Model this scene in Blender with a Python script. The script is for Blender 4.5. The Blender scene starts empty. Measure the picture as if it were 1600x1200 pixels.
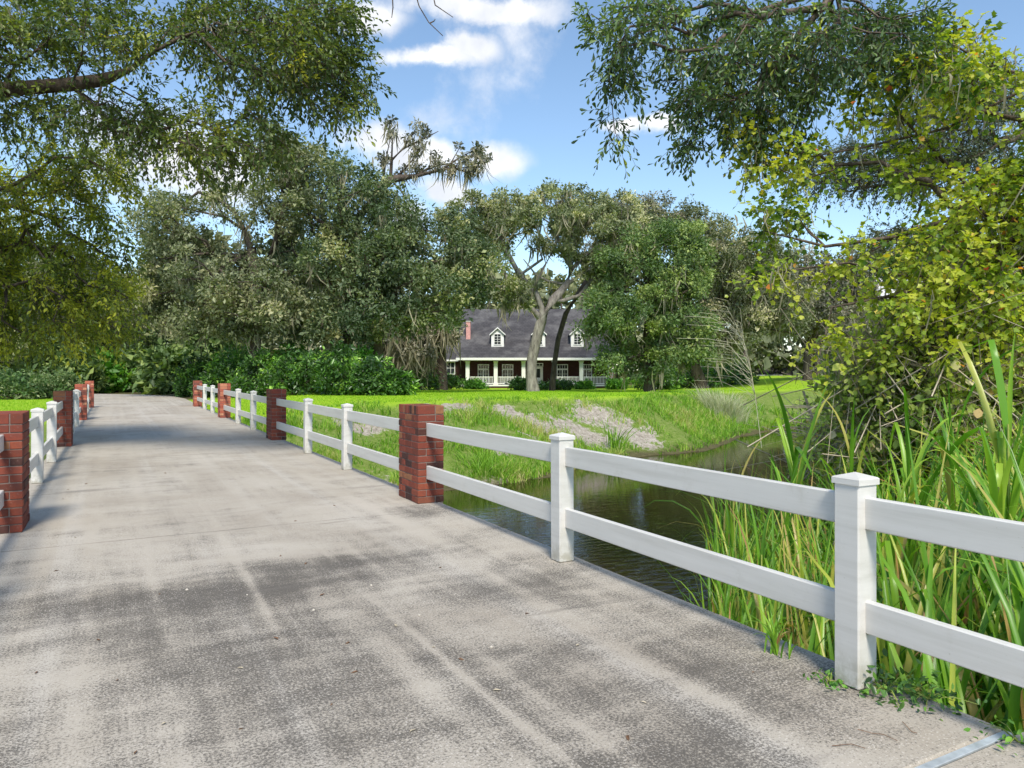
import bpy, math, random
import numpy as np
from mathutils import Vector, Matrix, noise as mnoise

# ------------------------------------------------------------------ camera, sky, sun, exposure
SC = bpy.context.scene
COL = SC.collection
R = math.radians
FPX, CX, HY, HC = 1147.19, 800.0, 580.7, 1.406           # focal length and horizon in 1600x1200 pixels, eye height
TH = math.atan((800 - 178.26) / FPX)                      # the road runs along +Y; the view is turned right of it
CT, ST = math.cos(TH), math.sin(TH)

cam_d = bpy.data.cameras.new('camera'); cam = bpy.data.objects.new('camera', cam_d); COL.objects.link(cam)
cam_d.sensor_width = 36; cam_d.lens = FPX / 1600 * 36; cam_d.clip_end = 3000; cam_d.clip_start = .05
cam_d.shift_y = -(600 - HY) / 1600
cam.location = (0, 0, HC); cam.rotation_euler = (R(90), 0, -TH)
SC.camera = cam

SUN_EL, SUN_AZ = R(51), R(-160)      # azimuth measured from +Y towards +X
world = bpy.data.worlds.new('World'); SC.world = world; world.use_nodes = True
sun_d = bpy.data.lights.new('sun', 'SUN'); sun = bpy.data.objects.new('sun', sun_d); COL.objects.link(sun)
sun_d.energy = 3.0; sun_d.angle = R(14.0); sun_d.color = (1, .93, .80)
sdir = Vector((math.sin(SUN_AZ) * math.cos(SUN_EL), math.cos(SUN_AZ) * math.cos(SUN_EL), math.sin(SUN_EL)))
sun.rotation_euler = sdir.to_track_quat('Z', 'Y').to_euler()
SC.view_settings.view_transform = 'Standard'; SC.view_settings.look = 'None'
SC.view_settings.exposure = 0.66; SC.view_settings.gamma = 1; SC.view_settings.use_curve_mapping = False
SC.cycles.use_denoising = True; SC.cycles.use_adaptive_sampling = True; SC.cycles.adaptive_threshold = .025
SC.cycles.max_bounces = 6; SC.cycles.transparent_max_bounces = 4; SC.cycles.diffuse_bounces = 3; SC.cycles.glossy_bounces = 2; SC.cycles.transmission_bounces = 4
SC.cycles.caustics_reflective = False; SC.cycles.caustics_refractive = False


def P(u, v, z):
    """photo pixel (1600x1200) at camera depth z -> world point"""
    x = (u - CX) / FPX * z
    return np.array((x * CT + z * ST, -x * ST + z * CT, HC - (v - HY) / FPX * z))


def build_world():
    nt = world.node_tree; nt.nodes.clear(); N = nt.nodes.new; L = nt.links.new
    out = N('ShaderNodeOutputWorld'); bg = N('ShaderNodeBackground'); L(bg.outputs[0], out.inputs[0])
    bg.inputs['Strength'].default_value = .125
    sky = N('ShaderNodeTexSky'); sky.sky_type = 'NISHITA'; sky.sun_disc = False
    sky.sun_elevation = SUN_EL; sky.sun_rotation = SUN_AZ; sky.air_density = 1.0; sky.dust_density = .5; sky.ozone_density = 1.0
    tint = N('ShaderNodeMix'); tint.data_type = 'RGBA'; tint.blend_type = 'MULTIPLY'; tint.inputs[0].default_value = 1
    L(sky.outputs[0], tint.inputs[6]); tint.inputs[7].default_value = (1.02, 1.08, 1.08, 1)
    tc = N('ShaderNodeTexCoord')

    def math_(op, a, b=None, c=None):
        m = N('ShaderNodeMath'); m.operation = op
        for i, q in enumerate((a, b, c)):
            if q is None: continue
            if isinstance(q, (int, float)): m.inputs[i].default_value = q
            else: L(q, m.inputs[i])
        return m.outputs[0]
    rnd = random.Random(5)
    blobs = []
    for u, v, ru, rv in ((640, 88, 62, 20), (740, 72, 55, 26), (690, 90, 80, 16), (760, 8, 150, 20), (590, 20, 60, 25),
                         (770, 250, 75, 34), (600, 225, 70, 30), (660, 250, 90, 35), (700, 300, 60, 24), (975, 195, 42, 13), (1040, 190, 40, 14),
                         (640, 340, 40, 22), (1400, 440, 150, 40), (300, 260, 160, 90)):
        d = P(u, v, 100.) - np.array((0, 0, HC)); n = np.linalg.norm(d); d /= n
        k = (FPX ** 2 + (u - CX) ** 2) ** .5
        blobs.append((d, ru / k, rv / k))
    nz = N('ShaderNodeTexNoise'); nz.inputs['Scale'].default_value = 8; nz.inputs['Detail'].default_value = 10; nz.inputs['Roughness'].default_value = .62
    L(tc.outputs['Generated'], nz.inputs['Vector'])
    wv = N('ShaderNodeVectorMath'); wv.operation = 'MULTIPLY_ADD'
    L(nz.outputs['Color'], wv.inputs[0]); wv.inputs[1].default_value = (.10, .10, .06); L(tc.outputs['Generated'], wv.inputs[2])
    gn = N('ShaderNodeTexNoise'); gn.inputs['Scale'].default_value = 2.1; gn.inputs['Detail'].default_value = 1; L(tc.outputs['Generated'], gn.inputs['Vector'])
    gm = N('ShaderNodeMapRange'); L(gn.outputs['Fac'], gm.inputs[0]); gm.inputs[1].default_value = .56; gm.inputs[2].default_value = .80; gm.inputs[4].default_value = .8
    fld = gm.outputs[0]                                  # the same kind of cloud all round the sky
    for d, ru, rv in blobs:
        mp = N('ShaderNodeMapping'); mp.vector_type = 'TEXTURE'; L(wv.outputs[0], mp.inputs[0])
        mp.inputs['Location'].default_value = tuple(d + np.array((.05, .05, .03))); mp.inputs['Rotation'].default_value = (0, 0, -math.atan2(d[0], d[1])); mp.inputs['Scale'].default_value = (ru * 1.8, .4, rv * 1.9)
        g = N('ShaderNodeTexGradient'); g.gradient_type = 'QUADRATIC_SPHERE'; L(mp.outputs[0], g.inputs[0])
        fld = math_('MAXIMUM', fld, g.outputs['Fac'])
    dens = math_('ADD', fld, math_('MULTIPLY', math_('SUBTRACT', nz.outputs['Fac'], .5), 1.1))
    mr = N('ShaderNodeMapRange'); mr.interpolation_type = 'SMOOTHSTEP'; L(dens, mr.inputs[0])
    mr.inputs[1].default_value = .18; mr.inputs[2].default_value = .66; mr.inputs[3].default_value = 0; mr.inputs[4].default_value = .93
    n2 = N('ShaderNodeTexNoise'); n2.inputs['Scale'].default_value = 14; n2.inputs['Detail'].default_value = 5
    L(tc.outputs['Generated'], n2.inputs['Vector'])
    cr = N('ShaderNodeValToRGB'); L(n2.outputs['Fac'], cr.inputs[0])
    cr.color_ramp.elements[0].position = .35; cr.color_ramp.elements[0].color = (4.5, 4.65, 5.0, 1)
    cr.color_ramp.elements[1].position = .6; cr.color_ramp.elements[1].color = (6.1, 6.1, 6.1, 1)
    mx = N('ShaderNodeMix'); mx.data_type = 'RGBA'; L(mr.outputs[0], mx.inputs[0]); L(tint.outputs[2], mx.inputs[6]); L(cr.outputs[0], mx.inputs[7])
    L(mx.outputs[2], bg.inputs['Color'])


build_world()

# ------------------------------------------------------------------ helpers
random.seed(3)


def tag(o, label=None, cat=None, group=None, kind=None):
    if label: o['label'] = label
    if cat: o['category'] = cat
    if group: o['group'] = group
    if kind: o['kind'] = kind
    return o


def link(name, me, mat=None, parent=None):
    o = bpy.data.objects.new(name, me); COL.objects.link(o)
    if mat is not None and me is not None and not len(me.materials): me.materials.append(mat)
    if parent is not None: o.parent = parent
    return o


def empty(name, loc, rz=0.):
    o = bpy.data.objects.new(name, None); COL.objects.link(o); o.location = tuple(float(c) for c in loc); o.rotation_euler = (0, 0, rz)
    o.empty_display_size = .2
    return o


def np_mesh(name, V, faces, tint=None, smooth=False):
    """V (n,3); faces: list of (m,k) int arrays"""
    me = bpy.data.meshes.new(name)
    me.vertices.add(len(V)); me.vertices.foreach_set('co', np.ascontiguousarray(V, dtype=np.float32).ravel())
    nl = sum(f.size for f in faces); npoly = sum(len(f) for f in faces)
    me.loops.add(nl); me.polygons.add(npoly)
    me.loops.foreach_set('vertex_index', np.concatenate([f.ravel() for f in faces]).astype(np.int32))
    tot = np.concatenate([np.full(len(f), f.shape[1]) for f in faces]).astype(np.int32)
    st = np.concatenate([[0], np.cumsum(tot)[:-1]]).astype(np.int32)
    me.polygons.foreach_set('loop_start', st)
    if smooth: me.polygons.foreach_set('use_smooth', np.ones(npoly, dtype=bool))
    if tint is not None:
        a = me.attributes.new('tint', 'FLOAT', 'POINT'); a.data.foreach_set('value', np.ascontiguousarray(tint, dtype=np.float32))
    me.update(); me.validate()
    return me


class MB:
    """collects boxes, prisms and tubes for one mesh"""
    def __init__(s): s.v = []; s.f = []
    def add(s, vs, fs):
        o = len(s.v); s.v += [tuple(v) for v in vs]; s.f += [tuple(i + o for i in f) for f in fs]; return s
    def box(s, x0, x1, y0, y1, z0, z1):
        return s.add([(x0, y0, z0), (x1, y0, z0), (x1, y1, z0), (x0, y1, z0), (x0, y0, z1), (x1, y0, z1), (x1, y1, z1), (x0, y1, z1)],
                     [(3, 2, 1, 0), (4, 5, 6, 7), (0, 1, 5, 4), (1, 2, 6, 5), (2, 3, 7, 6), (3, 0, 4, 7)])
    def cbox(s, x0, x1, y0, y1, z0, z1, c=.004):
        """box with chamfered edges"""
        X = (x0, x0 + c, x1 - c, x1); Y = (y0, y0 + c, y1 - c, y1); Z = (z0, z0 + c, z1 - c, z1)
        vs = []; idx = {}
        def vt(i, j, k):
            if (i, j, k) not in idx: idx[i, j, k] = len(vs); vs.append((X[i], Y[j], Z[k]))
            return idx[i, j, k]
        fs = []
        for a, (o1, o2) in ((0, (1, 2)), (1, (2, 0)), (2, (0, 1))):
            for e in (0, 3):
                q = []
                for p_, r_ in ((1, 1), (2, 1), (2, 2), (1, 2)):
                    t = [0, 0, 0]; t[a] = e; t[o1] = p_; t[o2] = r_; q.append(vt(*t))
                fs.append(tuple(q if e else q[::-1]))
        for a in range(3):
            o1, o2 = (a + 1) % 3, (a + 2) % 3
            for e1 in (0, 3):
                for e2 in (0, 3):
                    i1 = 1 if e1 == 0 else 2; i2 = 1 if e2 == 0 else 2
                    q = []
                    for m, A, B in ((1, e1, i2), (2, e1, i2), (2, i1, e2), (1, i1, e2)):
                        t = [0, 0, 0]; t[a] = m; t[o1] = A; t[o2] = B; q.append(vt(*t))
                    fs.append(tuple(q if (e1 == e2) else q[::-1]))
        for i in (0, 3):
            for j in (0, 3):
                for k in (0, 3):
                    ii, jj, kk = (1 if i == 0 else 2), (1 if j == 0 else 2), (1 if k == 0 else 2)
                    q = (vt(i, jj, kk), vt(ii, j, kk), vt(ii, jj, k))
                    fs.append(q if ((i == 3) + (j == 3) + (k == 3)) % 2 else q[::-1])
        return s.add(vs, fs)
    def build(s, name, mat, parent=None):
        me = bpy.data.meshes.new(name); me.from_pydata(s.v, [], s.f); me.update(); me.validate()
        return link(name, me, mat, parent)


def unit(a): return a / np.maximum(np.linalg.norm(a, axis=-1, keepdims=True), 1e-9)


# ------------------------------------------------------------------ materials
def mat(name, rough=.7, spec=.3):
    m = bpy.data.materials.new(name); m.use_nodes = True
    b = m.node_tree.nodes['Principled BSDF']; b.inputs['Roughness'].default_value = rough; b.inputs['Specular IOR Level'].default_value = spec
    return m, m.node_tree, b


def nd(nt, t, **k):
    n = nt.nodes.new(t)
    for a, q in k.items(): setattr(n, a, q)
    return n


def ramp(nt, src, stops):
    r = nd(nt, 'ShaderNodeValToRGB'); nt.links.new(src, r.inputs[0]); e = r.color_ramp.elements
    while len(e) < len(stops): e.new(.5)
    for q, (p, c) in zip(e, stops): q.position = p; q.color = (*c, 1) if len(c) == 3 else c
    return r.outputs[0]


def noise_tex(nt, scale, detail=4, rough=.55, vec=None, dist=0.):
    n = nd(nt, 'ShaderNodeTexNoise'); n.inputs['Scale'].default_value = scale; n.inputs['Detail'].default_value = detail
    n.inputs['Roughness'].default_value = rough; n.inputs['Distortion'].default_value = dist
    if vec is not None: nt.links.new(vec, n.inputs['Vector'])
    return n.outputs['Fac']


def mixc(nt, fac, a, b, mode='MIX'):
    m = nd(nt, 'ShaderNodeMix', data_type='RGBA', blend_type=mode)
    for i, q in ((0, fac), (6, a), (7, b)):
        if isinstance(q, (int, float)): m.inputs[i].default_value = q
        elif isinstance(q, tuple): m.inputs[i].default_value = (*q, 1)
        else: nt.links.new(q, m.inputs[i])
    return m.outputs[2]


def mth(nt, op, a, b=None, clamp=False):
    m = nd(nt, 'ShaderNodeMath', operation=op); m.use_clamp = clamp
    for i, q in ((0, a), (1, b)):
        if q is None: continue
        if isinstance(q, (int, float)): m.inputs[i].default_value = q
        else: nt.links.new(q, m.inputs[i])
    return m.outputs[0]


def mrange(nt, v, a, b, c=0., d=1.):
    m = nd(nt, 'ShaderNodeMapRange', interpolation_type='SMOOTHSTEP'); nt.links.new(v, m.inputs[0])
    for i, q in enumerate((a, b, c, d)): m.inputs[i + 1].default_value = q
    return m.outputs[0]


def bump(nt, b, h, strength=.3, dist=.01):
    n = nd(nt, 'ShaderNodeBump'); n.inputs['Strength'].default_value = strength; n.inputs['Distance'].default_value = dist
    nt.links.new(h, n.inputs['Height']); nt.links.new(n.outputs[0], b.inputs['Normal'])


def objco(nt): return nd(nt, 'ShaderNodeTexCoord').outputs['Object']
def geopos(nt): return nd(nt, 'ShaderNodeNewGeometry').outputs['Position']


def leafmat(name, stops, trans=.35, rough=.5, spec=.35, tcol=(1.0, 1.15, .35)):
    m, nt, b = mat(name, rough, spec)
    at = nd(nt, 'ShaderNodeAttribute', attribute_name='tint')
    c = ramp(nt, at.outputs['Fac'], stops); nt.links.new(c, b.inputs['Base Color'])
    t = nd(nt, 'ShaderNodeBsdfTranslucent'); nt.links.new(mixc(nt, 1., c, tcol, 'MULTIPLY'), t.inputs['Color'])
    mx = nd(nt, 'ShaderNodeMixShader'); mx.inputs[0].default_value = trans
    nt.links.new(b.outputs[0], mx.inputs[1]); nt.links.new(t.outputs[0], mx.inputs[2])
    nt.links.new(mx.outputs[0], nt.nodes['Material Output'].inputs[0])
    return m


M = {}
M['oak_dark'] = leafmat('oak_dark', [(0, (0.081, 0.123, 0.059)), (0.45, (0.162, 0.21, 0.105)), (0.8, (0.259, 0.312, 0.136)), (1, (0.437, 0.435, 0.209))], .25)
M['oak_pale'] = leafmat('oak_pale', [(0, (0.169, 0.203, 0.111)), (0.5, (0.309, 0.343, 0.19)), (0.85, (0.468, 0.483, 0.254)), (1, (0.676, 0.632, 0.381))], .3)
M['oak_grey'] = leafmat('oak_grey', [(0, (0.125, 0.15, 0.082)), (0.5, (0.229, 0.254, 0.141)), (0.85, (0.347, 0.358, 0.188)), (1, (0.501, 0.468, 0.282))], .25)
M['oak_brown'] = leafmat('oak_brown', [(0, (0.117, 0.13, 0.098)), (0.5, (0.234, 0.234, 0.169)), (1, (0.429, 0.39, 0.286))], .2)
M['mid_green'] = leafmat('mid_green', [(0, (0.082, 0.137, 0.055)), (0.5, (0.162, 0.252, 0.086)), (1, (0.356, 0.435, 0.126))], .3)
M['near_olive'] = leafmat('near_olive', [(0, (0.113, 0.167, 0.035)), (0.4, (0.229, 0.304, 0.049)), (0.75, (0.457, 0.499, 0.057)), (1, (0.714, 0.731, 0.085))], .5, .38, .5, (1.15, 1.1, .3))
M['near_oak'] = leafmat('near_oak', [(0, (0.057, 0.103, 0.05)), (0.5, (0.123, 0.199, 0.083)), (0.85, (0.228, 0.328, 0.099)), (1, (0.569, 0.621, 0.099))], .4, .32, .5, (1.1, 1.15, .35))
M['near_mid'] = leafmat('near_mid', [(0, (0.062, 0.106, 0.033)), (0.45, (0.144, 0.206, 0.055)), (0.8, (0.3, 0.362, 0.066)), (1, (0.625, 0.625, 0.099))], .45, .38, .5, (1.1, 1.1, .35))
M['fine_oak'] = leafmat('fine_oak', [(0, (0.07, 0.105, 0.063)), (0.6, (0.154, 0.196, 0.119)), (1, (0.308, 0.35, 0.168))], .3, .4)
M['maple'] = leafmat('maple', [(0, (0.07, 0.15, 0.025)), (0.4, (0.339, 0.466, 0.062)), (0.9, (0.578, 0.611, 0.083)), (0.965, (0.807, 0.556, 0.083)), (0.985, (0.807, 0.333, 0.068)), (1, (0.753, 0.066, 0.068))], .5, .4, .4, (1.1, 1.15, .35))
M['shrub_dark'] = leafmat('shrub_dark', [(0, (0.03, 0.071, 0.02)), (0.5, (0.081, 0.177, 0.041)), (0.85, (0.203, 0.425, 0.061)), (1, (0.405, 0.637, 0.095))], .3, .35, .5)
M['shrub_bright'] = leafmat('shrub_bright', [(0, (0.055, 0.154, 0.028)), (0.5, (0.121, 0.319, 0.044)), (1, (0.286, 0.506, 0.077))], .35, .4)
M['hedge'] = leafmat('hedge', [(0, (0.049, 0.105, 0.035)), (0.5, (0.126, 0.217, 0.07)), (1, (0.35, 0.392, 0.196))], .3)
M['moss'] = leafmat('moss', [(0, (.20, .19, .13)), (.5, (.33, .31, .22)), (1, (.48, .44, .30))], .3, .9, .05, (1, 1, .8))
M['reed'] = leafmat('reed', [(0, (.07, .19, .02)), (.45, (.16, .36, .03)), (.75, (.32, .52, .05)), (.9, (.50, .55, .09)), (.965, (.5, .38, .14)), (1, (.45, .22, .10))], .4, .35, .45)
M['grass'] = leafmat('grass', [(0, (.08, .20, .015)), (.5, (.18, .38, .03)), (.85, (.34, .52, .06)), (1, (.52, .50, .2))], .35, .5, .3)
M['lawngrass'] = leafmat('lawngrass', [(0, (0.16, 0.336, 0.014)), (0.6, (0.256, 0.464, 0.022)), (1, (0.368, 0.544, 0.048))], .3, .6, .15)
M['drygrass'] = leafmat('drygrass', [(0, (0.336, 0.36, 0.216)), (0.5, (0.504, 0.516, 0.348)), (1, (0.744, 0.72, 0.54))], .3, .7, .2)
M['vine'] = leafmat('vine', [(0, (0.157, 0.233, 0.056)), (0.4, (0.382, 0.499, 0.111)), (0.7, (0.695, 0.765, 0.185)), (0.88, (0.783, 0.665, 0.444)), (1, (0.85, 0.598, 0.295))], .4, .5, .4)


def bark_mat(name, a, b_, sc=6.):
    m, nt, b = mat(name, .9, .1)
    mp = nd(nt, 'ShaderNodeMapping'); nt.links.new(objco(nt), mp.inputs[0]); mp.inputs['Scale'].default_value = (1, 1, .3)
    n = noise_tex(nt, sc, 6, .65, mp.outputs[0], .4)
    nt.links.new(ramp(nt, n, [(.3, a), (.7, b_)]), b.inputs['Base Color']); bump(nt, b, n, .8, .05)
    return m


M['bark_dark'] = bark_mat('bark_dark', (.045, .036, .03), (.15, .12, .10))
M['bark_pale'] = bark_mat('bark_pale', (.10, .09, .08), (.36, .34, .31), 5)
M['bark_near'] = bark_mat('bark_near', (.05, .038, .03), (.19, .15, .12), 9)


def m_concrete():
    m, nt, b = mat('concrete', .88, .2)
    pos = geopos(nt); L = nt.links.new
    def stretched(sx, sy):
        mp = nd(nt, 'ShaderNodeMapping'); L(pos, mp.inputs[0]); mp.inputs['Scale'].default_value = (sx, sy, 1); return mp.outputs[0]
    big = noise_tex(nt, 1., 6, .62, stretched(.55, .45), .6)
    base = ramp(nt, big, [(.3, (.325, .285, .235)), (.5, (.40, .36, .305)), (.7, (.465, .425, .37))])
    # tyre-worn paler tracks along the road
    trk = noise_tex(nt, 1., 3, .5, stretched(2.6, .06), .3)
    base = mixc(nt, mrange(nt, trk, .52, .72, 0, .4), base, (.53, .50, .46))
    # grime: blotches drawn out across the road, worst on the near slab
    sp = nd(nt, 'ShaderNodeSeparateXYZ'); L(pos, sp.inputs[0])
    near = mrange(nt, sp.outputs[1], 8.5, 3.0)
    def blob(x, y, rx, ry, wob=.5):
        q1 = mth(nt, 'DIVIDE', mth(nt, 'SUBTRACT', sp.outputs[0], x), rx); q2 = mth(nt, 'DIVIDE', mth(nt, 'SUBTRACT', sp.outputs[1], y), ry)
        d = mth(nt, 'ADD', mth(nt, 'MULTIPLY', q1, q1), mth(nt, 'MULTIPLY', q2, q2))
        return mth(nt, 'POWER', 2.718, mth(nt, 'MULTIPLY', d, -1.))
    g1 = noise_tex(nt, 1., 10, .74, stretched(.9, 2.1), .2); g4 = noise_tex(nt, 1., 8, .7, stretched(7., .55)); wob = noise_tex(nt, 1., 2, .5, stretched(.5, .25))
    stain = None
    for a in ((.6, 4.95, 1.2, .5), (1.3, 5.15, .8, .42), (-.3, 5.2, .7, .45), (1.0, 3.5, .8, .8), (1.55, 3.0, .6, .5), (2.35, 4.3, .5, .5), (2.65, 7.0, .5, .35), (1.9, 2.1, .8, .35), (.5, 4.2, .8, .5), (2.5, 2.6, .35, .5)):
        q = blob(*a); stain = q if stain is None else mth(nt, 'MAXIMUM', stain, q)
    gr = mth(nt, 'ADD', mth(nt, 'MULTIPLY', stain, .40), mth(nt, 'MULTIPLY', near, .27))
    gr = mth(nt, 'ADD', gr, mth(nt, 'MULTIPLY', mth(nt, 'SUBTRACT', g1, .52), 2.4))
    main = mth(nt, 'MAXIMUM', blob(.75, 5.0, .95, .38), blob(1.4, 5.3, .6, .3)); gr = mth(nt, 'ADD', gr, mth(nt, 'MULTIPLY', main, .42))
    gr = mth(nt, 'ADD', gr, mth(nt, 'MULTIPLY', mth(nt, 'SUBTRACT', g4, .5), 1.1))
    trks = None
    for x, w_ in ((-.15, .06), (.25, .045), (.8, .03), (1.22, .085), (1.42, .03), (1.62, .04), (2.3, .08)):
        q1 = mth(nt, 'DIVIDE', mth(nt, 'SUBTRACT', mth(nt, 'ADD', sp.outputs[0], mth(nt, 'MULTIPLY', wob, .3)), x + .15), w_); q = mth(nt, 'POWER', 2.718, mth(nt, 'MULTIPLY', mth(nt, 'MULTIPLY', q1, q1), -1.)); trks = q if trks is None else mth(nt, 'MAXIMUM', trks, q)
    gr = mth(nt, 'SUBTRACT', gr, mth(nt, 'MULTIPLY', trks, mrange(nt, noise_tex(nt, 1., 4, .6, stretched(1.6, .5)), .34, .66, 0, .55)))
    fine = noise_tex(nt, 80., 6, .8, pos)
    gr2 = mth(nt, 'ADD', gr, mth(nt, 'MULTIPLY', mth(nt, 'SUBTRACT', fine, .5), 4.4))
    grime = mrange(nt, gr2, .0, .8, 0, .85)
    c = mixc(nt, grime, base, (.066, .06, .054))
    # thin dark streaks across the road further on
    g3 = noise_tex(nt, 1., 5, .6, stretched(.35, 3.2), 1.)
    c = mixc(nt, mrange(nt, g3, .60, .74, 0, .6), c, (.15, .135, .12))
    jl = None
    for y in (6.95, 12.9, 19.0, 25.2):
        q = mrange(nt, mth(nt, 'ABSOLUTE', mth(nt, 'SUBTRACT', mth(nt, 'ADD', sp.outputs[1], mth(nt, 'MULTIPLY', noise_tex(nt, 5, 3, .6, pos), .03)), y)), .016, .004); jl = q if jl is None else mth(nt, 'MAXIMUM', jl, q)
    c = mixc(nt, mth(nt, 'MULTIPLY', jl, mrange(nt, noise_tex(nt, 1.4, 4, .6, pos), .35, .6, .12, .7)), c, (.10, .09, .08))
    # exposed shell and stone
    vo = nd(nt, 'ShaderNodeTexVoronoi'); vo.inputs['Scale'].default_value = 85; L(pos, vo.inputs['Vector'])
    sel = nd(nt, 'ShaderNodeSeparateColor'); L(vo.outputs['Color'], sel.inputs[0])
    peb = mth(nt, 'MULTIPLY', mrange(nt, vo.outputs['Distance'], .42, .25), mrange(nt, sel.outputs[0], .5, .54))
    peb = mth(nt, 'MULTIPLY', peb, mrange(nt, noise_tex(nt, 1.3, 4, .6, pos), .38, .6, .25, 1))
    c = mixc(nt, mth(nt, 'MULTIPLY', peb, .45), c, (.66, .61, .55))
    pit = mth(nt, 'MULTIPLY', mrange(nt, vo.outputs['Distance'], .35, .15), mrange(nt, sel.outputs[1], .86, .88))
    c = mixc(nt, mth(nt, 'MULTIPLY', pit, .6), c, (.09, .08, .07))
    L(c, b.inputs['Base Color'])
    h = mth(nt, 'ADD', mth(nt, 'MULTIPLY', fine, .5), mth(nt, 'SUBTRACT', mth(nt, 'MULTIPLY', peb, .5), pit)); bump(nt, b, h, .3, .004)
    return m


def m_ground():
    m, nt, b = mat('ground', .95, .1)
    pos = geopos(nt); L = nt.links.new
    a = nd(nt, 'ShaderNodeAttribute', attribute_name='bank').outputs['Fac']
    s = nd(nt, 'ShaderNodeAttribute', attribute_name='sand').outputs['Fac']
    w = nd(nt, 'ShaderNodeAttribute', attribute_name='wood').outputs['Fac']
    n1 = noise_tex(nt, .35, 5, .6, pos); n2 = noise_tex(nt, 6, 8, .78, pos)
    lawn = mixc(nt, n2, ramp(nt, n1, [(.3, (.17, .32, .016)), (.7, (.30, .48, .022))]), (.34, .50, .035))
    bank = ramp(nt, n2, [(.3, (.08, .13, .025)), (.5, (.15, .22, .04)), (.7, (.28, .27, .13))])
    sand = ramp(nt, n2, [(.3, (.13, .11, .085)), (.47, (.30, .265, .22)), (.66, (.47, .43, .375))])
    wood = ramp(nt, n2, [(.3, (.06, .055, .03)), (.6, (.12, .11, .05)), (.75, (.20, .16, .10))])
    c = mixc(nt, a, lawn, bank)
    sn = mth(nt, 'ADD', s, mth(nt, 'MULTIPLY', mth(nt, 'SUBTRACT', noise_tex(nt, 1.5, 7, .75, pos), .5), 2.2))
    c = mixc(nt, mrange(nt, sn, .35, .6), c, sand)
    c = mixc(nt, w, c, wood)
    L(c, b.inputs['Base Color']); bump(nt, b, n2, .7, .08)
    return m


def m_plain(name, col, rough=.6, spec=.3, var=.12, sc=8., bmp=0.):
    m, nt, b = mat(name, rough, spec)
    n = noise_tex(nt, sc, 5, .6, objco(nt))
    lo = tuple(c * (1 - var) for c in col); hi = tuple(min(1, c * (1 + var)) for c in col)
    nt.links.new(ramp(nt, n, [(.3, lo), (.7, hi)]), b.inputs['Base Color'])
    if bmp: bump(nt, b, n, bmp, .01)
    return m


def m_vinyl():
    m, nt, b = mat('white_vinyl', .38, .4)
    pos = geopos(nt)
    mp = nd(nt, 'ShaderNodeMapping'); nt.links.new(pos, mp.inputs[0]); mp.inputs['Scale'].default_value = (1, .25, 5)
    n = noise_tex(nt, 3.5, 6, .65, mp.outputs[0]); sp = nd(nt, 'ShaderNodeSeparateXYZ'); nt.links.new(pos, sp.inputs[0])
    c = ramp(nt, n, [(.3, (.53, .515, .48)), (.5, (.61, .595, .565)), (.75, (.66, .645, .615))])
    dirt = mth(nt, 'ADD', mth(nt, 'MULTIPLY', mrange(nt, sp.outputs[2], .22, .0), mrange(nt, noise_tex(nt, 14, 5, .7, pos), .32, .62)), mrange(nt, noise_tex(nt, 5, 8, .75, pos), .55, .8, 0, .45), True)
    c = mixc(nt, mth(nt, 'MULTIPLY', dirt, .75), c, (.33, .31, .24))
    spk = mrange(nt, noise_tex(nt, 90, 2, .5, pos), .70, .76)
    c = mixc(nt, mth(nt, 'MULTIPLY', spk, .35), c, (.3, .28, .22))
    nt.links.new(c, b.inputs['Base Color'])
    return m


def m_brick():
    m, nt, b = mat('brick', .8, .2)
    oi = nd(nt, 'ShaderNodeObjectInfo'); co = objco(nt)
    c = ramp(nt, oi.outputs['Random'], [(0, (0.047, 0.026, 0.024)), (0.12, (0.081, 0.032, 0.024)), (0.16, (0.156, 0.042, 0.026)), (0.45, (0.206, 0.05, 0.032)), (0.7, (0.251, 0.061, 0.037)), (0.86, (0.287, 0.076, 0.042)), (0.93, (0.187, 0.05, 0.034)), (0.965, (0.325, 0.158, 0.073)), (1, (0.251, 0.076, 0.047))])
    for e in nt.nodes:
        if e.type == 'VALTORGB': e.color_ramp.interpolation = 'LINEAR'
    n = noise_tex(nt, 22, 6, .7, co)
    c = mixc(nt, mrange(nt, n, .35, .7, 0, .45), c, (.11, .05, .045))
    n3 = noise_tex(nt, 60, 4, .7, co)
    c = mixc(nt, mrange(nt, n3, .62, .75, 0, .35), c, (.55, .42, .36))
    nt.links.new(c, b.inputs['Base Color']); bump(nt, b, n3, .5, .004)
    return m


def m_brickjoined():
    m, nt, b = mat('brick_far', .85, .2)
    at = nd(nt, 'ShaderNodeAttribute', attribute_name='tint')
    c = ramp(nt, at.outputs['Fac'], [(0, (.15, .06, .05)), (.4, (.34, .09, .06)), (.8, (.44, .13, .085)), (1, (.52, .25, .15))])
    nt.links.new(c, b.inputs['Base Color']); return m


def m_housebrick():
    m, nt, b = mat('house_brick', .9, .15)
    bt = nd(nt, 'ShaderNodeTexBrick'); nt.links.new(objco(nt), bt.inputs[0])
    mp = nd(nt, 'ShaderNodeMapping'); mp.inputs['Rotation'].default_value = (R(90), 0, 0); nt.links.new(objco(nt), mp.inputs[0]); nt.links.new(mp.outputs[0], bt.inputs[0])
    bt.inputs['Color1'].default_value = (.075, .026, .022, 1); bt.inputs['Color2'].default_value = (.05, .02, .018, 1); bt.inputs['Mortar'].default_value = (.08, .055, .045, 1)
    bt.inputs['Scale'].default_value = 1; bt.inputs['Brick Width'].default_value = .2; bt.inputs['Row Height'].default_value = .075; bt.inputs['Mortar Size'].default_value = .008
    nt.links.new(bt.outputs[0], b.inputs['Base Color']); return m


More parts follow.
